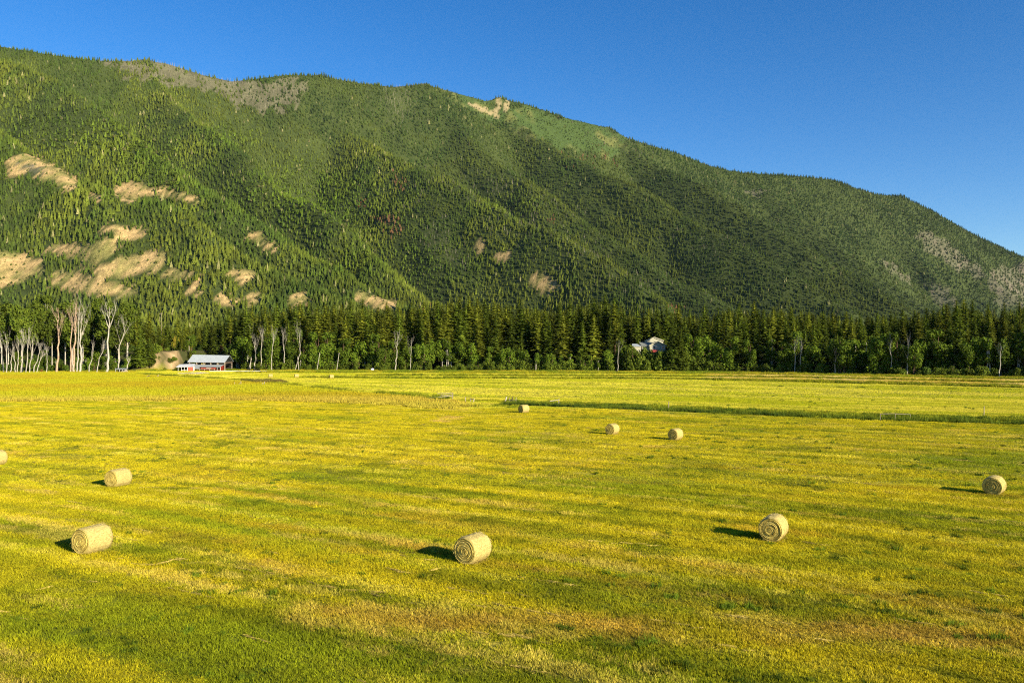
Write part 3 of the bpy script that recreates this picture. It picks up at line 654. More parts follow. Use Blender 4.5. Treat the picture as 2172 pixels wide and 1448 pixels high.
for i in range(3): q = shr[i][1].copy(); q.materials.clear(); q.materials.append(M['forest_tint']); ug.append(q)
n = 1500; x = rng.uniform(-330, 330, n); d = rng.uniform(7, 75, n); y = YE(x) + d; u, v = proj(x, y, 0 * x); m = ~((u > 315) & (u < 500) & (d < 34)) & (u > -80) & (u < 2300) & ~((u > 1325) & (u < 1425) & (d > 12)); x, y = x[m], y[m]; n = len(x)
s_ = rng.uniform(.45, 1.1, n); un = scatter('undergrowth', np.stack([x, y, H0(x, y)], 1), np.stack([s_, s_, s_ * .8], 1), rng.uniform(0, 6.28, n), np.broadcast_to(np.array((0.07, 0.11, 0.014)), (n, 3)) * rng.uniform(.6, 1.5, (n, 1)), rng.integers(0, 3, n), ug)
tag(un, 'low green undergrowth between the trunks of the forest edge', 'undergrowth', kind='stuff')
# leafy trees along the edge
px = 300.0
while px < 2230:
    px += 17 * R.uniform(.5, 1.5)
    if 305 < px < 490 or 1340 < px < 1420: continue
    Y = YEp(px) + R.uniform(4, 16); X = X_(px, Y); h = R.uniform(11, 19) * (1.15 if px > 1450 else 1); i = R.choice((0, 1, 2, 2, 0, 3)); t_, g_ = zone(px)
    if 500 < px < 960: h *= 1.25
    if px > 1480 and R.random() < .3: continue
    if 1000 < px < 1340: h *= .75
    w = ('broad leafy poplar', 'slim leafy poplar', 'broad leafy poplar', 'tall pale trunked aspen')[i]; H0_ = (16, 18, 15, 20)[i]
    later(plant('poplar_tree', pop[i], X, Y, h / H0_ * R.uniform(.9, 1.2), h / H0_), px, w, t_, 'leafy trees', 'tree'); nth += 1
px = 500.0
while px < 2230:
    px += (12 if px < 1500 else 21) * R.uniform(.4, 1.6)
    Y = YEp(px) + R.uniform(0, 7); X = X_(px, Y); h = R.uniform(2.5, 6); 
    if 1100 < px < 1500: h = R.uniform(4.5, 8.5); Y += 4
    t_, g_ = zone(px)
    later(plant('shrub', R.choice(shr), X, Y, h / 5.5 * R.uniform(.9, 1.3), h / 5.5), px, ('low' if h < 4 else 'mid-sized' if h < 5.2 else 'bigger rounded') + ' green shrub', t_, 'shrubs', 'shrub'); nth += 1
for k in range(34):   # slope below the house
    px = R.uniform(1320, 1470); Y = YEp(px) + R.uniform(5, 22); X = X_(px, Y); z0 = gh(X, Y); top = R.uniform(739, 752) if 1350 < px < 1408 else R.uniform(728, 758)
    h = max(3.0, Z_(top, Y) - z0)
    later(plant('shrub', R.choice(shr), X, Y, max(.75, h / 5.5 * .7), h / 5.5), px, 'tall bushy shrub' if h > 8.5 else 'bushy shrub', 'on the slope below the garage end' if px < 1365 else 'on the slope below the red deck' if px < 1400 else 'on the slope right of the red deck', 'shrubs', 'shrub')
for k in range(15):  # cottonwoods far left
    px = -50 + 23 * k + R.uniform(-6, 6); Y = YEp(px) + R.uniform(14, 40); X = X_(px, Y); h = Z_(R.uniform(622, 655) + (px > 240) * 14, Y) - gh(X, Y)
    later(plant('cottonwood_tree', cott[k % 2], X, Y, h / 32 * R.uniform(.9, 1.15), h / 32), px, 'big leafy cottonwood', 'behind the far left white trunks', 'cottonwoods', 'tree'); nth += 1
for k in range(16):
    px = -40 + 22 * k + R.uniform(-6, 6); Y = YEp(px) + R.uniform(6, 14); X = X_(px, Y); h = R.uniform(5, 13)
    later(plant('small_tree', pop[k % 3], X, Y, h / 14, h / 16), px, 'small leafy tree', 'under the far left cottonwoods', 'small trees', 'tree')
# bare dead trees, each one as in the photograph: px, top row, base row, lean, radius, label
snags = [(121, 648, 790, .02, .55, 'bark_orange', 'tall dead tree with a wide bare fork, leftmost of the big bare trees'), (150, 650, 790, -.01, .4, 'bark_orange', 'straight bare trunk with rusty bark, left one of the tight trunk cluster'),
 (156, 646, 790, .02, .62, 'bark_orange', 'thickest bare trunk in the middle of the tight trunk cluster'), (163, 652, 790, .04, .35, 'bark_pale', 'thin pale trunk right behind the thickest bare trunk'), (169, 655, 790, .03, .5, 'bark_pale', 'white bare trunk standing just right of the thickest trunk'),
 (227, 645, 790, .03, .6, 'bark_pale', 'big white dead tree with spreading bare branches, next to the small open shed'), (250, 668, 789, .10, .32, 'bark_pale', 'leaning bare tree with fine branches right of the big white dead tree'), (268, 758, 790, .05, .45, 'bark_pale', 'short broken white stump with forked top beside the small shed'),
 (98, 733, 791, .01, .22, 'bark_pale', 'short thin pale pole of a dead tree left of the bare fork tree'), (540, 712, 784, .03, .34, 'bark_pale', 'white dead tree standing just right of the barn'), (553, 694, 775, .03, .26, 'bark_pale', 'bare white treetop showing over the leafy trees right of the barn'),
 (575, 695, 772, .05, .24, 'bark_pale', 'bare forked treetop, second one right of the barn'), (604, 700, 775, -.03, .26, 'bark_pale', 'bare forked treetop, third one right of the barn'), (637, 698, 775, -.02, .28, 'bark_pale', 'bare twin stemmed treetop above the two crossed poles'),
 (838, 705, 785, .09, .36, 'bark_pale', 'white dead tree leaning right in the dark gap of the forest edge'), (870, 716, 780, .05, .2, 'bark_pale', 'small bare treetop among leafy trees near the middle'), (1310, 722, 787, .05, .2, 'bark_pale', 'thin bare tree left of the hidden cream house'),
 (1685, 715, 795, .03, .26, 'bark_pale', 'white bare stem left of the twin bare trees on the right'), (1697, 714, 795, .04, .24, 'bark_pale', 'twin bare white tree in the shaded edge on the right'), (1770, 735, 797, .06, .4, 'weathered_wood', 'bare grey brown dead tree with open fork on the shaded right side'),
 (1925, 712, 799, -.01, .22, 'bark_pale', 'thin white bare trunk between leafy trees far right'), (1890, 715, 797, .02, .2, 'bark_pale', 'slim pale bare stem, leftmost of the far right bare stems'), (2120, 730, 802, .06, .24, 'bark_pale', 'pale leaning bare stem near the right edge of the forest')]
for i, (px, ty, by, ln, r0, bk, lb) in enumerate(snags):
    Y = GY(by) if by >= 786 and px < 300 else YEp(px) + 3; X = X_(px, Y); z0 = gh(X, Y); h = Z_(ty, Y) - z0
    pr = bare_mesh(100 + i, h, .62 if px in (121, 227, 250) else .35, .48, bk, r0, 4, ln)
    plant('dead_tree', pr, X, Y, 1, 1, lb, 'dead tree', 'bare dead trees', 0.0, None, 'branches')
for i, (px, ty, ln) in enumerate([(8, 712, -.10), (15, 705, -.04), (22, 728, .12), (36, 718, .06), (44, 700, .08), (48, 716, .0), (55, 690, .07), (62, 712, .10), (70, 720, .22), (76, 735, .30), (33, 740, -.08), (205, 720, .2), (188, 724, .14)]):
    Y = GY(791) + R.uniform(-2, 5); X = X_(px, Y); h = Z_(ty, Y) - gh(X, Y)
    pr = bare_mesh(200 + i, h, .3, .5, 'bark_pale', .26, 3, ln)
    plant('dead_tree', pr, X, Y, 1, 1, ['leftmost thin trunk of the leaning white clump, tilting left', 'second thin trunk of the leaning white clump', 'thin white trunk tilting right, third of the leaning clump', 'fourth thin white trunk of the leaning clump', 'tall thin white trunk in the middle of the leaning clump', 'straight white trunk in the middle of the leaning clump', 'tallest thin white trunk of the leaning clump', 'thin white trunk just right of the tallest of the clump', 'slanting white trunk at the right side of the leaning clump', 'most strongly slanting white trunk, last of the leaning clump', 'short white trunk tilting left within the leaning clump', 'thin slanting bare trunk just left of the big white dead tree', 'thin slanting bare trunk right of the tight trunk cluster'][i], 'dead tree', 'thin white leaning trunks' if px < 90 else 'slanting thin trunks', 0.0, None, 'branches')
for px, h, pr, lb in ((372, 9, yel, 'yellow leafed small tree above the sandy bank'), (455, 8, yel, 'yellow leafed small tree above the right end of the barn roof'), (405, 7, yel, 'yellowing bush above the left end of the barn roof')):
    Y = YEp(px) + 34; X = X_(px, Y); plant('small_tree', pr[0], X, Y, h / 8, h / 8, lb, 'tree')
for px, lb in ((468, 'rusty brown bush on the bank right above the barn'), (345, 'rust coloured bush on top of the sandy bank'), (88, 'dry brown bush alone in front of the left dead trunks')):
    Y = YEp(px) + (34 if px > 100 else -5); X = X_(px, Y); s = 1.0 if px > 100 else .45; plant('bush', rst[0], X, Y, s, s, lb, 'bush')
for k in range(9):
    px = 392 + 6.5 * k + R.uniform(-3, 3); Y = R.uniform(492, 500); X = X_(px, Y); h = R.uniform(6, 11)
    later(plant('small_tree', pop[k % 3], X, Y, h / 15, h / 16), px, 'small leafy tree', 'right behind the barn roof', 'small trees', 'tree')
for k in range(8):
    px = 296 + 6 * k + R.uniform(-3, 3); Y = 466 + 0.3 * k + R.uniform(-1, 3); X = X_(px, Y); h = R.uniform(3.5, 9) * (1.1 - .08 * k)
    later(plant('shrub', shr[k % 3], X, Y, h / 7, h / 5.5), px, 'green shrub', 'at the left side of the sandy bank', 'shrubs', 'shrub')
for k in range(9):
    px = 326 + 9 * k + R.uniform(-3, 3); Y = R.uniform(473, 482); X = X_(px, Y); h = R.uniform(1.2, 3.2)
    later(plant('shrub', shr[k % 3], X, Y, h / 4, h / 5.5), px, 'little green shrub', 'clinging to the face of the sandy bank', 'shrubs', 'shrub')
for k in range(11):   # hanging over the top of the sandy bank
    px = 318 + 9.5 * k + R.uniform(-3, 3); Y = 487 + R.uniform(-2, 5); X = X_(px, Y); h = R.uniform(5, 11)
    later(plant('conifer_tree', con[k % 6], X, Y, h / 30 * 1.6, h / 30), px, 'young pine', 'on the top edge of the sandy bank', 'young pines', 'tree')
for px, dy, s, lb in ((405, 5, .8, 'dark green shrub in front of the sandy bank beside the barn'), (392, 7, .6, 'small green shrub at the foot of the sandy bank'), (350, 2, .35, 'low dark green bush lying in front of the sandy bank'), (333, 7, 1.1, 'big green shrub against the left side of the sandy bank'), (322, 5, .8, 'round green shrub left of the sandy bank'), (372, 8, .5, 'small shrub growing halfway up the sandy bank'), (300, 4, 1.1, 'wide green shrub between the small shelter and the sandy bank')):
    Y = YEp(px) + dy; X = X_(px, Y); plant('shrub', shr[0], X, Y, s, s, lb, 'shrub')
for px, h, i, lb in ((1434, 28, 2, 'tall dense fir standing right in front of the hidden house'), (1446, 24, 0, 'dark fir second to the right of the hidden house'), (1424, 17, 4, 'young fir nearest to the right end of the red deck'), (296, 24, 0, 'tall green fir between the small shelter and the sandy bank'), (318, 17, 2, 'dark young fir in front of the left end of the sandy bank'), (306, 13, 0, 'small green fir left of the sandy bank'), (240, 6, 2, 'small dark fir between the big white dead tree and the shed'), (130, 5, 1, 'small fir at the foot of the wide bare fork tree')):  # first three firs added so their shade falls on the house
    Y = YEp(px) + 4; X = X_(px, Y); plant('conifer_tree', con[i], X, Y, h / 30 * 1.3, h / 30, lb, 'tree')
flush()
print('edge trees', nth)

# ------------------------------------------------------------------ grass
def blades(seed, size, nb, h0, h1, w, lean=.35, mat='grass_tint'):
    r = random.Random(seed); b = MB()
    cx = cy = 0; hh = 1
    for i in range(nb):
        if i % 7 == 0: cx = r.uniform(-.5, .5) * size; cy = r.uniform(-.5, .5) * size; hh = r.uniform(.55, 1.35)
        x = cx + r.gauss(0, w * 2.6); y = cy + r.gauss(0, w * 2.6); a = r.random() * 6.283; h = r.uniform(h0, h1) * hh; ww = w * r.uniform(.7, 1.6)
        dx, dy = math.cos(a) * ww, math.sin(a) * ww
        b.tri((x - dx, y - dy, -.03), (x + dx, y + dy, -.03), (x + r.gauss(0, lean) * h, y + r.gauss(0, lean) * h, h))
    return b.mesh('blades', M[mat])
gp, gs, gt, gk = [], [], [], []
protos = [blades(1, 1.0, 330, .04, .15, .012, .45), blades(2, 1.0, 330, .05, .17, .013, .45), blades(3, 1.0, 330, .04, .13, .012, .5),
          blades(4, 2.4, 640, .04, .12, .020, .5, 'grass_tint_far'), blades(5, 2.4, 640, .04, .11, .020, .6, 'grass_tint_far'), blades(6, 7.0, 560, .06, .16, .05, .5, 'grass_tint_far'), blades(7, 7.0, 560, .06, .15, .05, .5, 'grass_tint_far')]
for y0, y1, sp, ks in ((25, 72, .62, (0, 1, 2)), (72, 205, 1.55, (3, 4)), (205, 470, 4.6, (5, 6))):
    ny = int((y1 - y0) / sp); nx = int(1.5 * y1 / sp); gx, gy = np.meshgrid((np.arange(nx) - nx / 2) * sp, y0 + np.arange(ny) * sp)
    gx = (gx + rng.uniform(-.5, .5, gx.shape) * sp).ravel(); gy = (gy + rng.uniform(-.5, .5, gy.shape) * sp).ravel()
    m = (np.abs(gx) < .70 * gy + 3) & (gy < YE(gx) + 2); gx, gy = gx[m], gy[m]; n = len(gx)
    q = fbm((gx * .87 - gy * .5) / 5, (gx * .5 + gy * .87) / 1.3, 55, 3)
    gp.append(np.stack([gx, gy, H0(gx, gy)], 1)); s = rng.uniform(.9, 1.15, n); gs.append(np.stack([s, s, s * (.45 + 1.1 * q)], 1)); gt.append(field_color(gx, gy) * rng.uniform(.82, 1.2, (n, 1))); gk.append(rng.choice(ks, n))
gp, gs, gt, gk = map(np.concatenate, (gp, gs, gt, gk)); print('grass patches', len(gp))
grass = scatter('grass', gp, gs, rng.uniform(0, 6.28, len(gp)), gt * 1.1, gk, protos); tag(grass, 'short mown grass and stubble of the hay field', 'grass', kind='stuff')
# tall grass: ditches, field margins, unmown rows and tussocks
tall = [blades(20 + i, 1.6, 170, .3, .95, .035, .22) for i in range(3)] + [blades(30 + i, 3.0, 220, .25, .60, .06, .25) for i in range(2)]
tp, tsz, tt, tk = [], [], [], []
def strip(pts, half, dens, hs, cols, ks=(0, 1, 2), gap=0.0):
    for a, b in zip(pts[:-1], pts[1:]):
        L = math.hypot(b[0] - a[0], b[1] - a[1]); n = int(L * 2 * half * dens) + 1
        t = rng.random(n); w = rng.uniform(-half, half, n); nx, ny = -(b[1] - a[1]) / L, (b[0] - a[0]) / L
        x = a[0] + (b[0] - a[0]) * t + nx * w; y = a[1] + (b[1] - a[1]) * t + ny * w
        m = fbm(x / 7, y / 7, 77, 2) > gap; m &= np.abs(x) < .75 * y + 10; x, y, w = x[m], y[m], w[m]; n = len(x)
        tp.append(np.stack([x, y, H0(x, y)], 1)); s = rng.uniform(.8, 1.2, n); hh = rng.uniform(*hs, n) * (.6 + .8 * fbm(x / 5, y / 5, 78, 2)); tsz.append(np.stack([s, s, hh], 1))
        f = sstep(.35, .65, fbm(x / 12, y / 4, 79, 3)); tt.append(mixc(np.broadcast_to(np.array(cols[0]), (n, 3)), cols[1], f) * rng.uniform(.7, 1.2, (n, 1))); tk.append(rng.choice(ks, n))
GRN = ((0.07, 0.12, 0.008), (0.20, 0.24, 0.012)); YG = ((0.30, 0.30, 0.01), (0.42, 0.36, 0.02)); DK = ((0.05, 0.085, 0.008), (0.12, 0.16, 0.01))
def off(pts, d): return [(p[0], p[1] + d) for p in pts]
strip([G(1070, 857.5)] + ditch_r[2:], 1.9, 1.7, (.8, 1.35), DK); strip(off([G(1070, 857.5)] + ditch_r[2:], 6), 3.8, .7, (.4, .95), ((.09, .14, .008), (.24, .26, .012))); strip(off(ditch_r, 12), 3.0, .3, (.25, .6), YG)  # first strip: dark green grass, with the ditch's shadow put into its colour
strip(ditch_l, 2.4, .6, (.4, .95), ((.13, .16, .008), (.27, .27, .012)), gap=.46); strip([G(840, 839), G(880, 841), G(945, 846)], 2.2, .8, (.6, 1.2), ((.12, .16, .008), (.24, .26, .012))); strip([G(990, 862), G(1040, 862), G(1100, 862)], 4, .4, (.25, .6), ((.15, .19, .008), (.30, .30, .012)), gap=.4)
strip([G(540, 808), G(585, 812)], 5, 1, (.9, 1.5), ((.12, .12, .02), (.2, .15, .03)))
rowsR = [([(640, 801), (1060, 801.5), (1400, 803), (1700, 809), (2172, 822), (2500, 832)], 2.8, (.9, 1.5), ((.14, .17, .008), (.28, .28, .012))), ([(760, 795.5), (1060, 796), (1400, 797.5), (1700, 800.5), (2172, 812)], 3.2, (.8, 1.3), ((.17, .20, .008), (.30, .28, .012))),
         ([(1250, 800), (1700, 806.5), (2172, 817)], 1.2, (.6, .9), ((.18, .19, .01), (.28, .25, .012))), ([(500, 790), (900, 790), (1300, 791), (1620, 793.5), (2172, 804)], 4.5, (.9, 1.4), ((.20, .24, .01), (.36, .32, .014)))]
for pp, hw, hs, cc in rowsR: strip([G(*p) for p in pp], hw, .45, hs, cc, (0, 1, 2, 3, 4))
strip([G(1000, 812), G(1400, 816), G(2172, 827)], .5, .5, (.25, .45), DK, gap=.4)
# unmown golden meadow on the left, margin in front of the forest
n = 26000; x = rng.uniform(-330, 0, n); y = rng.uniform(165, 425, n); u, v = proj(x, y, 0 * x); m = in_poly(u, v, meadow_poly) & (u > -200) & (y < YE(x)); x, y = x[m], y[m]; n = len(x)
tp.append(np.stack([x, y, H0(x, y)], 1)); s = rng.uniform(.9, 1.4, n); tsz.append(np.stack([s, s, rng.uniform(.7, 1.3, n)], 1)); tt.append(field_color(x, y) * rng.uniform(.85, 1.2, (n, 1))); tk.append(rng.choice((3, 4), n))
n = 5000; x = rng.uniform(-330, 330, n); y = YE(x) + rng.uniform(-9, 6, n); tp.append(np.stack([x, y, H0(x, y)], 1)); s = rng.uniform(.9, 1.3, n); tsz.append(np.stack([s, s, rng.uniform(.5, 1.2, n)], 1)); tt.append(mixc(np.broadcast_to(np.array((0.14, 0.19, 0.01)), (n, 3)), (.38, .33, .02), sstep(.4, .6, fbm(x / 15, y / 15, 71, 2)))); tk.append(rng.choice((0, 1, 3), n))
# scattered dark tussocks in the mown field
n = 2600; y = 27 + 230 * rng.random(n) ** 1.15; x = rng.uniform(-.68, .68, n) * y; dn = fbm((x * .87 - y * .5) / 12, (x * .5 + y * .87) / 3, 72, 3); m = dn > .50; x, y = x[m], y[m]; n = len(x)
tp.append(np.stack([x, y, H0(x, y)], 1)); s = rng.uniform(.10, .26, n) * (1 + (x > 5) * .3); tsz.append(np.stack([s * 1.4, s, s * 1.1], 1)); tt.append(np.broadcast_to(np.array((0.10, 0.15, 0.008)), (n, 3)) * rng.uniform(.5, 1.4, (n, 1))); tk.append(rng.choice((0, 1, 2), n))
tp, tsz, tt, tk = map(np.concatenate, (tp, tsz, tt, tk)); print('tall grass', len(tp))
tg = scatter('tall_grass', tp, tsz, rng.uniform(0, 6.28, len(tp)), tt, tk, tall); tag(tg, 'tall uncut grass along ditches, rows and field margins', 'grass', kind='stuff')
# strands of loose hay left on the stubble
def straws(seed, nb=60):
    r = random.Random(seed); b = MB()
    for i in range(nb):
        x = r.uniform(-.6, .6); y = r.gauss(0, .05); a = r.gauss(0, .3) + (math.pi if r.random() < .5 else 0); L = r.uniform(.2, .6); z = r.uniform(.06, .2)
        b.quad((x, y, z), (x + math.cos(a) * L, y + math.sin(a) * L, z + r.uniform(-.03, .05)), (x + math.cos(a) * L, y + math.sin(a) * L + .02, z + .03), (x, y + .02, z + .025))
    return b.mesh('straws', M['grass_tint'])
sp_, ss_, sr_ = [], [], []
hl = [[(290, 1200), (330, 1203), (375, 1190), (400, 1192), (520, 1212), (640, 1233), (680, 1238)], [(690, 1250), (760, 1255), (800, 1262), (900, 1288)], [(50, 1262), (120, 1246)], [(880, 1180), (800, 1165)], [(1250, 1150), (1400, 1160)], [(820, 1210), (900, 1222), (930, 1215)], [(380, 1120), (420, 1116)],
      [(470, 1022), (520, 1020)], [(1860, 1160), (1900, 1162)], [(1820, 1243), (1850, 1247)], [(1000, 1340), (1100, 1352), (1200, 1372)], [(620, 1230), (700, 1245)], [(230, 1190), (262, 1188)], [(1560, 1310), (1700, 1330)], [(300, 1035), (600, 1040)], [(100, 955), (150, 953)], [(0, 1040), (180, 1046)], [(2000, 975), (2172, 985)]]
for pl in hl:
    pl = [G(*q) for q in pl]
    for a, b in zip(pl[:-1], pl[1:]):
        L = math.hypot(b[0] - a[0], b[1] - a[1]); ang = math.atan2(b[1] - a[1], b[0] - a[0])
        for k in range(int(L / .55) + 1):
            t_ = R.random(); 
            if R.random() < .3: continue
            x = a[0] + (b[0] - a[0]) * t_ + R.gauss(0, .1); y = a[1] + (b[1] - a[1]) * t_ + R.gauss(0, .1); sp_.append((x, y, gh(x, y))); ss_.append(R.uniform(.25, .5)); sr_.append(ang + R.gauss(0, .15))
for k in range(120):
    y = 27 + 130 * R.random() ** 1.2; x = R.uniform(-.68, .68) * y; nn = R.randint(1, 4)
    for q in range(nn): x2 = x + q * .8; y2 = y - q * .45; sp_.append((x2, y2, gh(x2, y2))); ss_.append(R.uniform(.25, .5)); sr_.append(-.52 + R.gauss(0, .2))
n = len(sp_); hy = scatter('loose_hay', np.array(sp_), np.repeat(np.array(ss_)[:, None], 3, 1), np.array(sr_), np.broadcast_to(np.array((0.58, 0.44, 0.10)), (n, 3)) * rng.uniform(.6, 1.1, (n, 1)), rng.integers(0, 3, n), [straws(1), straws(2, 40), straws(3, 80)])
tag(hy, 'strands of pale loose hay left lying on the mown field', 'hay', kind='stuff')

# ------------------------------------------------------------------ hay bales
BD, BL = 1.56, 1.62
def ringmat(name, a_, b_, ring):
    t = NT(name); oc = t.objc(); sx = t.n('ShaderNodeSeparateXYZ'); t.l(oc, sx.inputs[0])
    cb = t.n('ShaderNodeCombineXYZ'); t.l(sx.outputs[1], cb.inputs[1]); t.l(sx.outputs[2], cb.inputs[2])
    if ring:
        ln = t.n('ShaderNodeVectorMath', operation='LENGTH'); t.l(cb.outputs[0], ln.inputs[0])
        at = t.n('ShaderNodeMath', operation='ARCTAN2'); t.l(sx.outputs[2], at.inputs[0]); t.l(sx.outputs[1], at.inputs[1])
        m1 = t.n('ShaderNodeMath', operation='MULTIPLY'); t.l(at.outputs[0], m1.inputs[0]); m1.inputs[1].default_value = .013
        ad = t.n('ShaderNodeMath', operation='ADD'); t.l(ln.outputs['Value'], ad.inputs[0]); t.l(m1.outputs[0], ad.inputs[1])
        cv = t.n('ShaderNodeCombineXYZ'); t.l(ad.outputs[0], cv.inputs[0]); sc2 = t.n('ShaderNodeMath', operation='MULTIPLY'); t.l(at.outputs[0], sc2.inputs[0]); sc2.inputs[1].default_value = .04; t.l(sc2.outputs[0], cv.inputs[1])
        nz = t.noise(13, 1, .5, cv.outputs[0])
    else:
        nz = t.noise(10, 4, .7, oc, (.7, 3, 3))
    c = t.ramp(nz, [(.34, a_), (.64, b_)]); t.col(c); t.bump(nz, .012, .8); M[name] = t.m
ringmat('hay_side', (0.21, 0.155, 0.042), (0.56, 0.45, 0.155), False); ringmat('hay_end', (0.24, 0.17, 0.03), (0.58, 0.45, 0.11), True)
plain('straw', (0.50, 0.39, 0.14), 0.3, 30)
def bale_meshes(seed):
    r = random.Random(seed); nr = random.Random(seed + 5); R0 = BD / 2; ns = 56
    wob = [1 + .018 * nr.uniform(-1, 1) for _ in range(ns)]
    def rad(i, a): 
        return R0 * wob[i % ns] * (1 + .010 * math.sin(3 * a + seed)) * (0.985 if math.sin(a) < -.9 else 1)
    side = MB(); xs = [-BL / 2 + BL * k / 16 for k in range(17)]
    for k, x in enumerate(xs):
        ed = min(k, 16 - k); f = (.93, .98, 1.0)[min(ed, 2)] * (1 + .006 * math.sin(k * 2.3))
        for i in range(ns):
            a = 6.2832 * i / ns; q = rad(i, a) * f * (1 + r.gauss(0, .005)); side.v.append((x, q * math.cos(a), max(-R0 * .965, q * math.sin(a))))
    for k in range(16):
        for i in range(ns): side.f.append((k * ns + i, (k + 1) * ns + i, (k + 1) * ns + (i + 1) % ns, k * ns + (i + 1) % ns))
    ends = []
    for sg in (-1, 1):
        e_ = MB(); rings = 22; dep = [r.uniform(-.026, .018) for _ in range(23)]; ph = r.uniform(0, 6)
        for j in range(rings):
            f = 1 - j / rings
            for i in range(ns):
                a = 6.2832 * i / ns; sp = (j + i / ns) % 2
                q = rad(i, a) * .932 * f; e_.v.append((sg * (BL / 2 + .012 + (.017 if j % 2 else -.014) * (j > 0) * (1 + .5 * math.sin(2 * a + j + ph)) + dep[j] * (.5 + .5 * math.sin(a + j * 1.7)) * (j > 0) + .05 * (1 - f)), q * math.cos(a), max(-R0 * .965, q * math.sin(a))))
        c = len(e_.v); e_.v.append((sg * (BL / 2 + .05), 0, 0))
        for j in range(rings - 1):
            for i in range(ns):
                q = (j * ns + i, j * ns + (i + 1) % ns, (j + 1) * ns + (i + 1) % ns, (j + 1) * ns + i); e_.f.append(q if sg < 0 else q[::-1])
        for i in range(ns): e_.f.append((c, (rings - 1) * ns + i, (rings - 1) * ns + (i + 1) % ns)[:: (1 if sg > 0 else -1)])
        ends.append(e_.mesh('rolled_end', M['hay_end']))
    st = MB()
    for k in range(1100):
        a = r.random() * 6.283; x = r.uniform(-.5, .5) * BL
        if k % 3 == 0: x = r.choice((-1, 1)) * (BL / 2 + .01); q = R0 * math.sqrt(r.random()) * .98
        else: q = R0
        p = v3((x, q * math.cos(a), q * math.sin(a)))
        if p.z < -R0 * .93: continue
        d = v3((r.gauss(0, .5), -math.sin(a), math.cos(a))) * r.choice((-1, 1)) + v3((0, math.cos(a), math.sin(a))) * r.uniform(.05, .5) * (k % 3 != 0) + v3((math.copysign(.35, x), 0, 0)) * (k % 3 == 0)
        d = d.normalized() * r.uniform(.07, .2); w = v3((.007, .004, .007)); st.tri(p - w, p + w, p + d)
    for k in range(260):   # wisps lying round the foot
        a = r.uniform(-.5, .5) * BL; y = r.choice((-1, 1)) * r.uniform(.2, .75); p = v3((a, y, -R0 * .95 + r.uniform(.04, .12))); d = v3((r.gauss(0, 1), r.gauss(0, 1), r.uniform(-.1, .4))).normalized() * .22; st.tri(p, p + v3((.02, .01, 0)), p + d)
    return side.mesh('side_wrap', M['hay_side'], True), ends, st.mesh('loose_straw', M['straw'])
bm_ = [bale_meshes(i) for i in range(4)]
bales = [(1003, 1192, 33, 'round hay bale nearest the camera in the middle of the field'), (196, 1172, 24, 'round hay bale with broad lit side, large one at the lower left'), (1641, 1144, 31, 'round hay bale with long dark shadow right of centre'), (2109, 1046, 41, 'round hay bale by the right edge of the field seen end on'),
         (1299, 920, 34, 'smaller round bale beyond, left of the close pair'), (1433, 932, 40, 'smaller round bale beyond, right of the close pair'), (1111, 874.5, 46, 'small round bale beside the grassy ditch'), (251, 1031.5, 19, 'round hay bale at left behind the large one'), (-10, 986, 20, 'round hay bale cut off by the left picture edge'),
         (574, 800, 70, 'tiny far bale nearest the barn, leftmost of the three'), (629, 800.5, 65, 'tiny far bale in the middle of the three beyond the meadow'), (703, 802, 60, 'tiny far bale, rightmost of the three beyond the meadow')]
for i, (px, py, az, lb) in enumerate(bales):
    x, y = G(px, py); o = empty('hay_bale', (x, y, gh(x, y) + BD / 2 * .95), math.radians(90 - az)); tag(o, lb, 'hay bale', 'round hay bales on the field')
    m = bm_[i % 4]; o.rotation_euler[0] = 0
    link('side_wrap', m[0], o); link('rolled_end', m[1][0], o); link('rolled_end', m[1][1], o); q = link('loose_straw', m[2], o); q['kind'] = 'stuff'

# ------------------------------------------------------------------ barn
def place(px, Y, label, cat, name, rz=0.0, z=None, group=None):
    X = X_(px, Y); o = empty(name, (X, Y, gh(X, Y) if z is None else z), rz); tag(o, label, cat, group); return o
def rib_roof(parent, pts, th, mat, ribs, name='roof'):
    b = MB(); b.slab(pts, th); ro = b.obj(name, M[mat], parent)
    P0, P1, P2, P3_ = [v3(q) for q in pts]
    for k in range(ribs + 1):
        f = k / ribs; a = P0.lerp(P1, f); c = P3_.lerp(P2, f); q = MB(); q.tube([a + v3((0, 0, .02)), c + v3((0, 0, .02))], .06, 4); q.obj('roof_rib', M[mat], ro)
    return ro
def planks(parent, x0, x1, y, z0, z1, w, mat, name='plank', axis='x'):
    n = max(1, int(abs(x1 - x0) / w)); w = (x1 - x0) / n; b = MB(); b.box(0.02, w - .02, -.03, .03, 0, z1 - z0); me = b.mesh(name, M[mat])
    for k in range(n):
        o = link(name, me, parent, (x0 + k * w, y + R.uniform(-.012, .012), z0)) if axis == 'x' else link(name, me, parent, (y + R.uniform(-.012, .012), x0 + k * w, z0))
        if axis == 'y': o.rotation_euler = (0, 0, math.pi / 2)
BY = 478.0
barn = place(443, BY, 'grey metal roofed open hay barn with red lower walls', 'barn', 'barn', -0.02); bsc = F / BY
barn.scale = (.94, .94, .94)
rib_roof(barn, [(-12.2, -3.4, 5.2), (11.4, -3.4, 4.9), (12.0, 3.4, 9.3), (-11.6, 3.4, 9.8)], .12, 'roof_metal', 22)
rib_roof(barn, [(-12.0, 10.2, 5.3), (12.0, 10.2, 5.3), (12.0, 3.45, 9.3), (-11.6, 3.45, 9.8)], .12, 'roof_metal', 4)
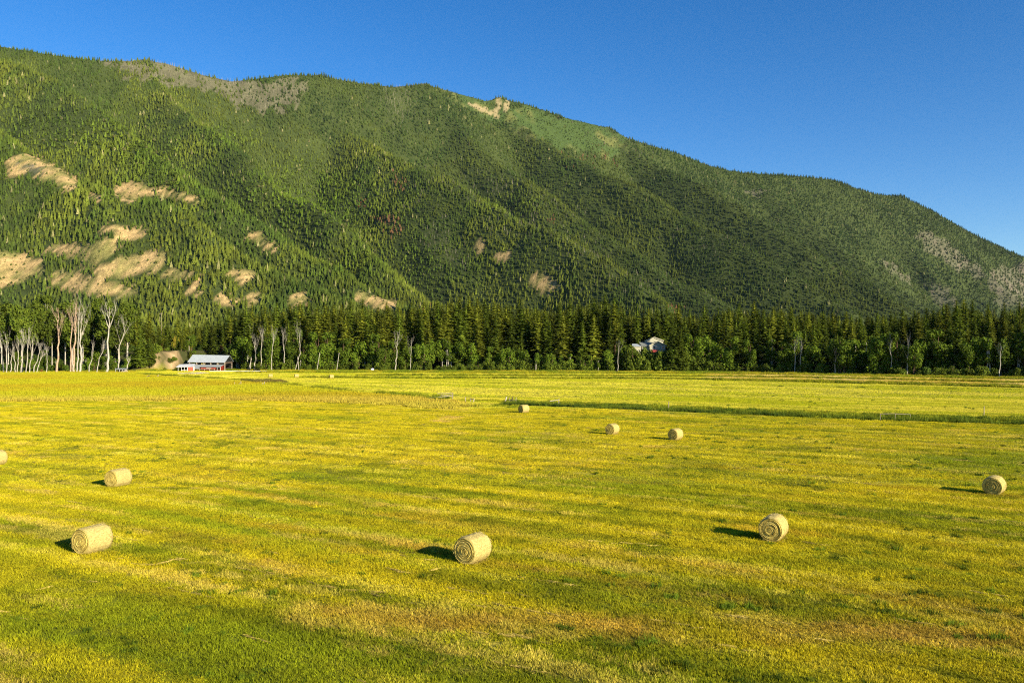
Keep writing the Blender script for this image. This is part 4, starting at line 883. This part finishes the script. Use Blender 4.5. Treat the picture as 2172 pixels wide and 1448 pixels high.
for k, px in enumerate((-11.3, -6.7, -2.1, 2.2, 6.6, 11.2)):
    b = MB(); b.box(px - .22, px + .22, -2.9, -2.5, 0, 5.1); b.obj('post', M['weathered_wood'], barn)
    b = MB(); b.box(px - .2, px + .2, 9.2, 9.6, 0, 5.3); b.obj('post', M['weathered_wood'], barn)
    if k < 5: b = MB(); b.tube([(px + .1, -2.7, 3.6), (px + 1.3, -2.7, 4.9)], .1, 4); b.obj('brace', M['weathered_wood'], barn)
b = MB(); b.box(-11.3, 11.3, -2.85, -2.6, 4.78, 5.0); b.obj('beam', M['weathered_wood'], barn)
b = MB(); b.box(-11.4, 11.4, 9.3, 9.45, 0, 5.2); b.obj('rear_wall', M['interior_shade'], barn)
b = MB(); b.box(-11.4, 11.4, -2.4, 9.2, 3.2, 3.4); b.obj('loft_floor', M['interior_shade'], barn)
b = MB(); b.hexa([(11.3, -2.4, 4.2), (11.5, -2.4, 4.2), (11.5, 9.2, 4.4), (11.3, 9.2, 4.4)], [(11.3, -2.4, 4.9), (11.5, -2.4, 4.9), (11.5, 9.2, 5.3), (11.3, 9.2, 5.3)]); b.obj('end_wall', M['shade_wood'], barn)
for bx, bw in ((-2.9, 1.1), (6.2, .6)):
    b = MB(); b.tube([(bx - bw, -1.6, 4.1), (bx + bw, -1.5, 4.1)], .75, 10); b.obj('stored_hay', M['hay_side'], barn)
rib_roof(barn, [(-12.2, -8.4, 1.5), (-2.9, -8.4, 1.3), (-2.3, -2.95, 3.55), (-11.4, -2.95, 3.6)], .1, 'lean_roof', 8, 'lean_to_roof')
rib_roof(barn, [(-2.7, -7.2, 2.2), (9.9, -7.2, 2.2), (10.8, -2.95, 3.6), (-2.1, -2.95, 3.5)], .1, 'lean_roof', 11, 'lean_to_roof')
planks(barn, -2.4, 7.2, -6.6, 0.5, 2.1, .8, 'red_boards', 'wall_board')
b = MB(); b.box(-11.5, 10.5, -3.1, -2.95, 0, 3.3); b.obj('inner_wall', M['red_boards'], barn)
b = MB(); b.box(1.0, 4.2, -6.75, -6.66, 1.2, 1.65); b.obj('sign_board', M['weathered_wood'], barn)
b = MB(); b.box(8.0, 9.8, -6.65, -6.5, 0.3, 1.9); d_ = b.obj('door', M['interior_shade'], barn)
b = MB(); b.box(7.8, 8.0, -6.75, -6.5, 0, 2.1); b.box(9.8, 10.0, -6.75, -6.5, 0, 2.1); b.obj('door_frame', M['white_paint'], barn)
for k in range(5): b = MB(); b.tube([(-5.4 + 3.2 * k, -9.3, .15), (-5.4 + 3.2 * k, -9.3, 1.2)], .1, 5); b.obj('rail_post', M['dead_wood'], barn)
b = MB(); b.box(-5.4, 7.4, -9.42, -9.3, .8, 1.0); b.obj('rail', M['dead_wood'], barn)
# red shed in front
sh = place(401, 462, 'small shed with pale metal roof and bright red end wall', 'shed', 'shed', math.radians(18))
rib_roof(sh, [(-6.5, -4.2, 2.3), (2.9, -4.2, 2.5), (3.1, 4.0, 4.0), (-5.2, 4.0, 3.7)], .12, 'roof_metal_pale', 9)
planks(sh, -.4, 2.3, -3.6, -.2, 2.35, .45, 'bright_red_boards', 'wall_board')
planks(sh, 2.45, 2.75, -3.6, -.2, 2.35, .3, 'white_paint', 'wall_board'); 
planks(sh, -3.5, 3.6, 2.75, -.2, 2.4, .55, 'white_paint', 'wall_board', 'y')
b = MB(); b.box(-.75, -.45, -3.7, -3.4, -.2, 2.35); b.obj('corner_post', M['white_paint'], sh)
b = MB(); b.box(-5.2, -.8, 2.6, 2.75, -.2, 3.4); b.obj('rear_wall', M['interior_shade'], sh)
for k in (-5.6, -3.9, -2.3): b = MB(); b.box(k, k + .18, -3.8, -3.6, -.2, 2.3); b.obj('post', M['white_paint'], sh)
b = MB(); b.box(-3.9, -1.0, -3.75, -3.65, .55, .72); b.obj('rail', M['white_paint'], sh)
# small open shelter left
ss = place(257, 424, 'small weathered open shelter beside the forked white stump', 'shed', 'shelter', .1)
b = MB(); b.slab([(-2.6, -1.6, 1.9), (2.6, -1.6, 1.8), (2.9, 1.6, 2.3), (-2.2, 1.6, 2.35)], .14); b.obj('roof', M['lean_roof'], ss)
for k in (-2.3, -.4, 1.2, 2.4): b = MB(); b.box(k, k + .14, -1.4, -1.26, -.1, 1.8); b.obj('post', M['white_paint'], ss)
b = MB(); b.box(-2.3, 2.3, 1.2, 1.32, -.1, 2.1); b.obj('rear_wall', M['weathered_wood'], ss)
b = MB(); b.box(.4, 1.9, -.9, .3, 0, .75); tr_ = b.obj('manger', M['white_paint'], ss)

# ------------------------------------------------------------------ house in the trees
HYY = 478.0; hs = place(1385, HYY, 'cream gabled house with grey roof and red deck among the trees', 'house', 'house', 0.0, z=Z_(745, HYY))
def hx(px): return X_(px, HYY) - X_(1385, HYY)
def hz(py): return (745 - py) / F * HYY
def gable(parent, x0, x1, y0, y1, zb, ze, zr, wall, roof, ov=.5):
    xm = (x0 + x1) / 2; b = MB()
    b.v += [(x0, y0, zb), (x1, y0, zb), (x1, y0, ze), (xm, y0, zr), (x0, y0, ze), (x0, y1, zb), (x1, y1, zb), (x1, y1, ze), (xm, y1, zr), (x0, y1, ze)]
    b.f += [(0, 1, 2, 3, 4), (9, 8, 7, 6, 5), (0, 4, 9, 5), (1, 6, 7, 2), (4, 3, 8, 9), (3, 2, 7, 8), (0, 5, 6, 1)]; b.obj('wall', M[wall], parent)
    sl = (zr - ze) / (xm - x0)
    for sg, xe in ((-1, x0), (1, x1)):
        xo = xe + sg * ov; zo = ze - sl * ov; b = MB(); up = .06
        b.slab([(xo, y0 - ov, zo + up + .15), (xm, y0 - ov, zr + up + .15), (xm, y1 + ov, zr + up + .15), (xo, y1 + ov, zo + up + .15)][::(1 if sg < 0 else -1)], .15); rf = b.obj('roof', M[roof], parent)
        b = MB(); b.hexa([(xo, y0 - ov - .08, zo), (xm, y0 - ov - .08, zr), (xm, y0 - ov, zr), (xo, y0 - ov, zo)], [(xo, y0 - ov - .08, zo + .5), (xm, y0 - ov - .08, zr + .5), (xm, y0 - ov, zr + .5), (xo, y0 - ov, zo + .5)]); b.obj('fascia', M['cream_paint'], rf)
gable(hs, hx(1376), hx(1409), -3.5, 4.5, -1.5, hz(733.0), hz(724.6), 'cream_paint', 'roof_shingle', .6)
gable(hs, hx(1372), hx(1410), 4.9, 9, 0, hz(722.8), hz(715.8), 'cream_paint', 'roof_shingle', .4)
b = MB(); b.slab([(hx(1360), -1.2, hz(733.6)), (hx(1378), -1.2, hz(733.6)), (hx(1386), 4.4, hz(725.4)), (hx(1357.5), 4.4, hz(725.2))], .15); b.obj('roof', M['roof_shingle'], hs)
b = MB(); b.box(hx(1361), hx(1376) - .02, -.6, 4.3, -1.5, hz(734.2)); b.obj('wall', M['cream_paint'], hs)
b = MB(); b.slab([(hx(1340), -2.2, hz(734)), (hx(1359), -2.2, hz(734)), (hx(1353), 3, hz(728.8)), (hx(1342), 3, hz(728.8))], .15); b.obj('garage_roof', M['roof_metal'], hs)
b = MB(); b.box(hx(1341), hx(1358.5), -1.7, 3, -1.5, hz(734.4)); b.obj('garage_wall', M['cream_paint'], hs)
for (xa, xb, ya, yb) in ((1382, 1389, 733.5, 739), (1401, 1407, 734, 739.5)):
    b = MB(); b.box(hx(xa) - .15, hx(xb) + .15, -3.62, -3.52, hz(yb) - .15, hz(ya) + .15); w_ = b.obj('window', M['white_paint'], hs)
    b = MB(); b.box(hx(xa) + .3, hx(xb) - .3, -3.68, -3.64, hz(yb) + .15, hz(ya) - .2); b.obj('pane', M['window_glass'], w_)
b = MB(); b.box(hx(1376), hx(1400), -6.2, -3.62, -.5, -.2); b.obj('deck', M['red_boards'], hs)
b = MB(); b.box(hx(1376), hx(1394), -6.2, -6.1, .75, .9); b.obj('rail', M['red_boards'], hs)
me_b = MB(); me_b.box(0, .12, -6.18, -6.12, -.2, .75); mb_ = me_b.mesh('baluster', M['bright_red_boards'])
for k in range(18): link('baluster', mb_, hs, (hx(1376) + .28 * k, 0, 0))
for k in range(4): b = MB(); b.box(hx(1377) + 1.6 * k, hx(1377) + 1.6 * k + .2, -6.1, -5.9, -3, -.5); b.obj('deck_post', M['weathered_wood'], hs)

# ------------------------------------------------------------------ small things on the field
def log(parent, a, b_, r, mat='dead_wood', name='log'):
    q = MB(); q.tube([a, b_], [r, r * .8], 6); return q.obj(name, M[mat], parent)
def fence_bit(px, py, label, cat, name, parts, group=None):
    x, y = G(px, py); o = empty(name, (x, y, gh(x, y)), 0); tag(o, label, cat, group)
    for nm, a, b_, r, m in parts: log(o, a, b_, r, m, nm)
fence_bit(938, 846, 'broken pole gate sagging beside the tall grass of the ditch', 'gate', 'field_gate', [('rail', (-3.2, 0, .25), (2.6, .1, .8), .09, 'dead_wood'), ('rail', (-1.2, .1, 1.35), (2.7, .1, 1.45), .08, 'weathered_wood'), ('post', (2.5, .1, 0), (2.6, .1, 1.5), .1, 'weathered_wood'), ('rail', (-.4, .1, 1.0), (2.6, .1, 1.1), .07, 'weathered_wood')])
fence_bit(1000, 852, 'old wooden gate remains just left of the field crossing', 'gate', 'field_gate', [('post', (-1.4, 0, 0), (-1.4, 0, 1.1), .1, 'weathered_wood'), ('post', (-.2, 0, 0), (-.2, 0, .9), .1, 'weathered_wood'), ('rail', (-.4, 0, .8), (.6, .1, .6), .12, 'dark_wood'), ('post', (.5, 0, 0), (.6, 0, .8), .1, 'dead_wood')])
fence_bit(1082, 853, 'leaning wooden gate posts just right of the field crossing', 'gate', 'field_gate', [('post', (-1.2, 0, 0), (-.8, 0, 1.3), .16, 'dead_wood'), ('post', (-.1, 0, 0), (-.1, 0, 1.1), .09, 'weathered_wood'), ('post', (.5, 0, 0), (.5, 0, 1.3), .12, 'dark_wood'), ('post', (1.3, 0, 0), (1.4, 0, 1.2), .08, 'weathered_wood'), ('rail', (-.6, 0, .35), (1.4, 0, .5), .07, 'weathered_wood')])
fence_bit(1178, 858, 'fallen pale rail lying in the ditch grass', 'fence', 'fallen_rail', [('rail', (-1.2, 0, .9), (.8, 0, 1.2), .09, 'dead_wood'), ('post', (.7, 0, 0), (.8, 0, 1.5), .08, 'weathered_wood')])
fence_bit(1899, 889, 'rail fence frame of three posts standing in the right ditch', 'fence', 'rail_fence', [('post', (-2.6, 0, 0), (-2.6, 0, 1.8), .05, 'weathered_wood'), ('post', (0, 0, 0), (0, 0, 1.8), .05, 'weathered_wood'), ('post', (2.6, 0, 0), (2.6, 0, 1.7), .05, 'weathered_wood'), ('rail', (-2.6, 0, 1.75), (0, 0, 1.8), .04, 'weathered_wood'), ('rail', (0, 0, 1.75), (2.6, 0, 1.65), .04, 'weathered_wood')])
for px, py, h, lb in ((497, 818, 1.2, 'short lone fence post in the golden meadow, left one'), (2087, 881, 1.7, 'thin post standing in the ditch near the right edge'), (1418, 866, 1.5, 'thin post in the ditch grass behind the close bale pair'), (703, 784, 3.4, 'short grey post at the forest edge behind the far bales'), (577, 787, 1.8, 'short pale post behind the leftmost far bale')):
    fence_bit(px, py, lb, 'post', 'fence_post', [('shaft', (0, 0, 0), (.05, 0, h), .08, 'weathered_wood')])
fence_bit(510, 818, 'leaning pair of fence posts in the golden meadow', 'post', 'fence_post', [('shaft', (-.9, 0, 0), (.1, 0, 1.2), .07, 'weathered_wood'), ('shaft', (.2, 0, 0), (.15, 0, 1.6), .09, 'weathered_wood')])
fence_bit(559, 817, 'tangled pale stumps at the near side of the left ditch', 'stump', 'tree_stump', [('shaft', (-.6, 0, 0), (-.2, 0, .8), .12, 'dead_wood'), ('shaft', (.1, 0, 0), (.4, 0, 1.2), .12, 'dead_wood'), ('shaft', (.5, 0, 0), (.3, 0, .7), .14, 'dark_wood')])
fence_bit(315, 801, 'dark broken stump in the meadow left of the log heap', 'stump', 'tree_stump', [('shaft', (-1.2, 0, .1), (.2, 0, .7), .2, 'weathered_wood'), ('shaft', (.1, 0, 0), (.2, 0, 1.0), .28, 'dark_wood')])
fence_bit(333, 801, 'forked brown stump in the meadow just left of the log heap', 'stump', 'tree_stump', [('shaft', (-.9, 0, 0), (.6, 0, .8), .15, 'weathered_wood'), ('shaft', (.3, 0, 0), (.6, 0, 1.3), .12, 'weathered_wood')])
for (px, top, py, dx, lb, pr) in ((513, 753, 783, 0, 'grey utility pole standing right of the barn', [('arm', (-1, 0, 7.7), (1, 0, 8.0), .07)]), (342, 663, 772, 0, 'tall pale utility pole rising out of the trees above the sandy bank', [('crossarm', (-1.3, 0, 27.6), (1.3, 0, 27.6), .16)])):
    Y = 492.0 if px == 513 else 512.0; X = X_(px, Y); z0 = gh(X, Y); h = Z_(top, Y) - z0; o = empty('utility_pole', (X, Y, z0)); tag(o, lb, 'pole'); log(o, (0, 0, -.5), (dx, 0, h), .13, 'weathered_wood', 'shaft')
    for nm, a, b_, r in pr: log(o, (a[0], a[1], h - .7), (b_[0], b_[1], h - .6), r * .8, 'weathered_wood', nm)
for (pa, pb, lb) in (((626, 786), (635, 751), 'pale pole leaning right, left one of the two crossed poles'), ((634, 786), (631, 757), 'shorter pole of the two crossed poles'), ((672, 787), (678, 748), 'slanting pale pole between crossed poles and middle trees'), ((714, 786), (719, 748), 'slim slanting pole further right of the crossed poles'), ((527, 783), (533, 760), 'slanting pole leaning beside the white dead tree by the barn'), ((531, 783), (532, 757), 'upright pale pole beside the white dead tree by the barn')):
    Y = YEp(pa[0]) - 2; x = X_(pa[0], Y); o = empty('dead_pole', (x, Y, gh(x, Y))); tag(o, lb, 'pole'); log(o, (0, 0, 0), (X_(pb[0], Y) - x, .5, Z_(pb[1], Y)), .17, 'bark_pale', 'shaft')
Y = 400.0; X = X_(408, Y); lp = empty('log_heap', (X, Y, gh(X, Y))); tag(lp, 'heap of pale dead logs and branches in front of the red shed', 'log pile')
for k in range(24):
    x = R.uniform(-6, 6); y = R.uniform(-3, 3); a = R.gauss(0, .5); L = R.uniform(.8, 2.4); log(lp, (x - L * math.cos(a), y - L * math.sin(a), R.uniform(.1, .5)), (x + L * math.cos(a), y + L * math.sin(a), R.uniform(.15, 1.1)), R.uniform(.06, .14), R.choice(('dead_wood', 'bark_pale', 'weathered_wood')))
Y = 425.0; a = X_(445, Y); b_ = X_(566, Y); pi_ = empty('irrigation_pipe', (a, Y, gh(a, Y) + .7)); tag(pi_, 'long white irrigation pipe lying in the grass right of the shed', 'pipe')
for k in range(4): log(pi_, ((b_ - a) * k / 4, 0, R.uniform(0, .1)), ((b_ - a) * (k + 1) / 4 - .1, 0, R.uniform(0, .1)), .13, 'white_plastic', 'pipe_section')
# cattle: one continuous body each
def cow(px, py, lb, rz):
    Y = GY(py); X = X_(px, Y); o = empty('cow', (X, Y, gh(X, Y)), rz); tag(o, lb, 'cow', 'black cattle by the forest edge')
    me = bpy.data.meshes.new('body'); V = [(0, 0, 1.05), (-.75, 0, 1.1), (.7, 0, 1.1), (1.05, 0, 1.15), (1.35, 0, .75), (1.6, 0, .35), (-.95, 0, 1.0), (-1.02, 0, .45)]
    E = [(0, 1), (0, 2), (2, 3), (3, 4), (4, 5), (1, 6), (6, 7)]; rad = [.42, .36, .34, .24, .17, .12, .10, .04]
    for bx, s_ in ((-.75, 1), (.65, 2)):
        for sy in (-.2, .2):
            n0 = len(V); V += [(bx, sy, .7), (bx + (.05 if s_ == 1 else -.02), sy, .38), (bx, sy, .02)]; E += [(s_, n0), (n0, n0 + 1), (n0 + 1, n0 + 2)]; rad += [.17, .09, .07]
    for sy in (-.16, .16): n0 = len(V); V.append((1.38, sy * 1.2, .82)); E.append((4, n0)); rad.append(.05)
    me.from_pydata(V, E, []); me.materials.append(M['black_hide']); q = link('body', me, o); sk = q.modifiers.new('skin', 'SKIN')
    for i, rr_ in enumerate(rad): me.skin_vertices[0].data[i].radius = (rr_, rr_)
    me.skin_vertices[0].data[0].use_root = True; q.modifiers.new('sub', 'SUBSURF').render_levels = 1
cow(527, 787, 'black cow grazing between the barn and the white dead tree', .3); cow(549, 788.5, 'black cow grazing right of the white dead tree', 2.6); cow(541, 788, 'small black calf between the two cows', .1)
x, y = G(790, 787); o = empty('water_tank', (x, y, gh(x, y))); tag(o, 'small white tank standing at the forest edge', 'tank')
b = MB(); b.tube([(-.8, 0, .75), (-.7, 0, .75), (.7, 0, .75), (.8, 0, .75)], [.55, .75, .75, .55], 14); b.obj('vessel', M['white_plastic'], o, True)
b = MB(); b.box(-.6, -.4, -.5, .5, 0, .2); b.box(.4, .6, -.5, .5, 0, .2); b.obj('cradle', M['weathered_wood'], o); b = MB(); b.tube([(0, 0, 1.45), (0, 0, 1.6)], .18, 8); b.obj('lid', M['white_plastic'], o)
x, y = G(1308, 790); o = empty('culvert_box', (x, y, gh(x, y))); tag(o, 'dark open pipe end in the far field left of the house', 'pipe')
b = MB(); b.tube([(0, -.6, .7), (0, .8, .7)], .7, 12, False); b.obj('ring', M['weathered_wood'], o); b = MB(); b.tube([(0, 0, .7), (0, .1, .7)], .64, 12); b.obj('opening', M['interior_shade'], o)
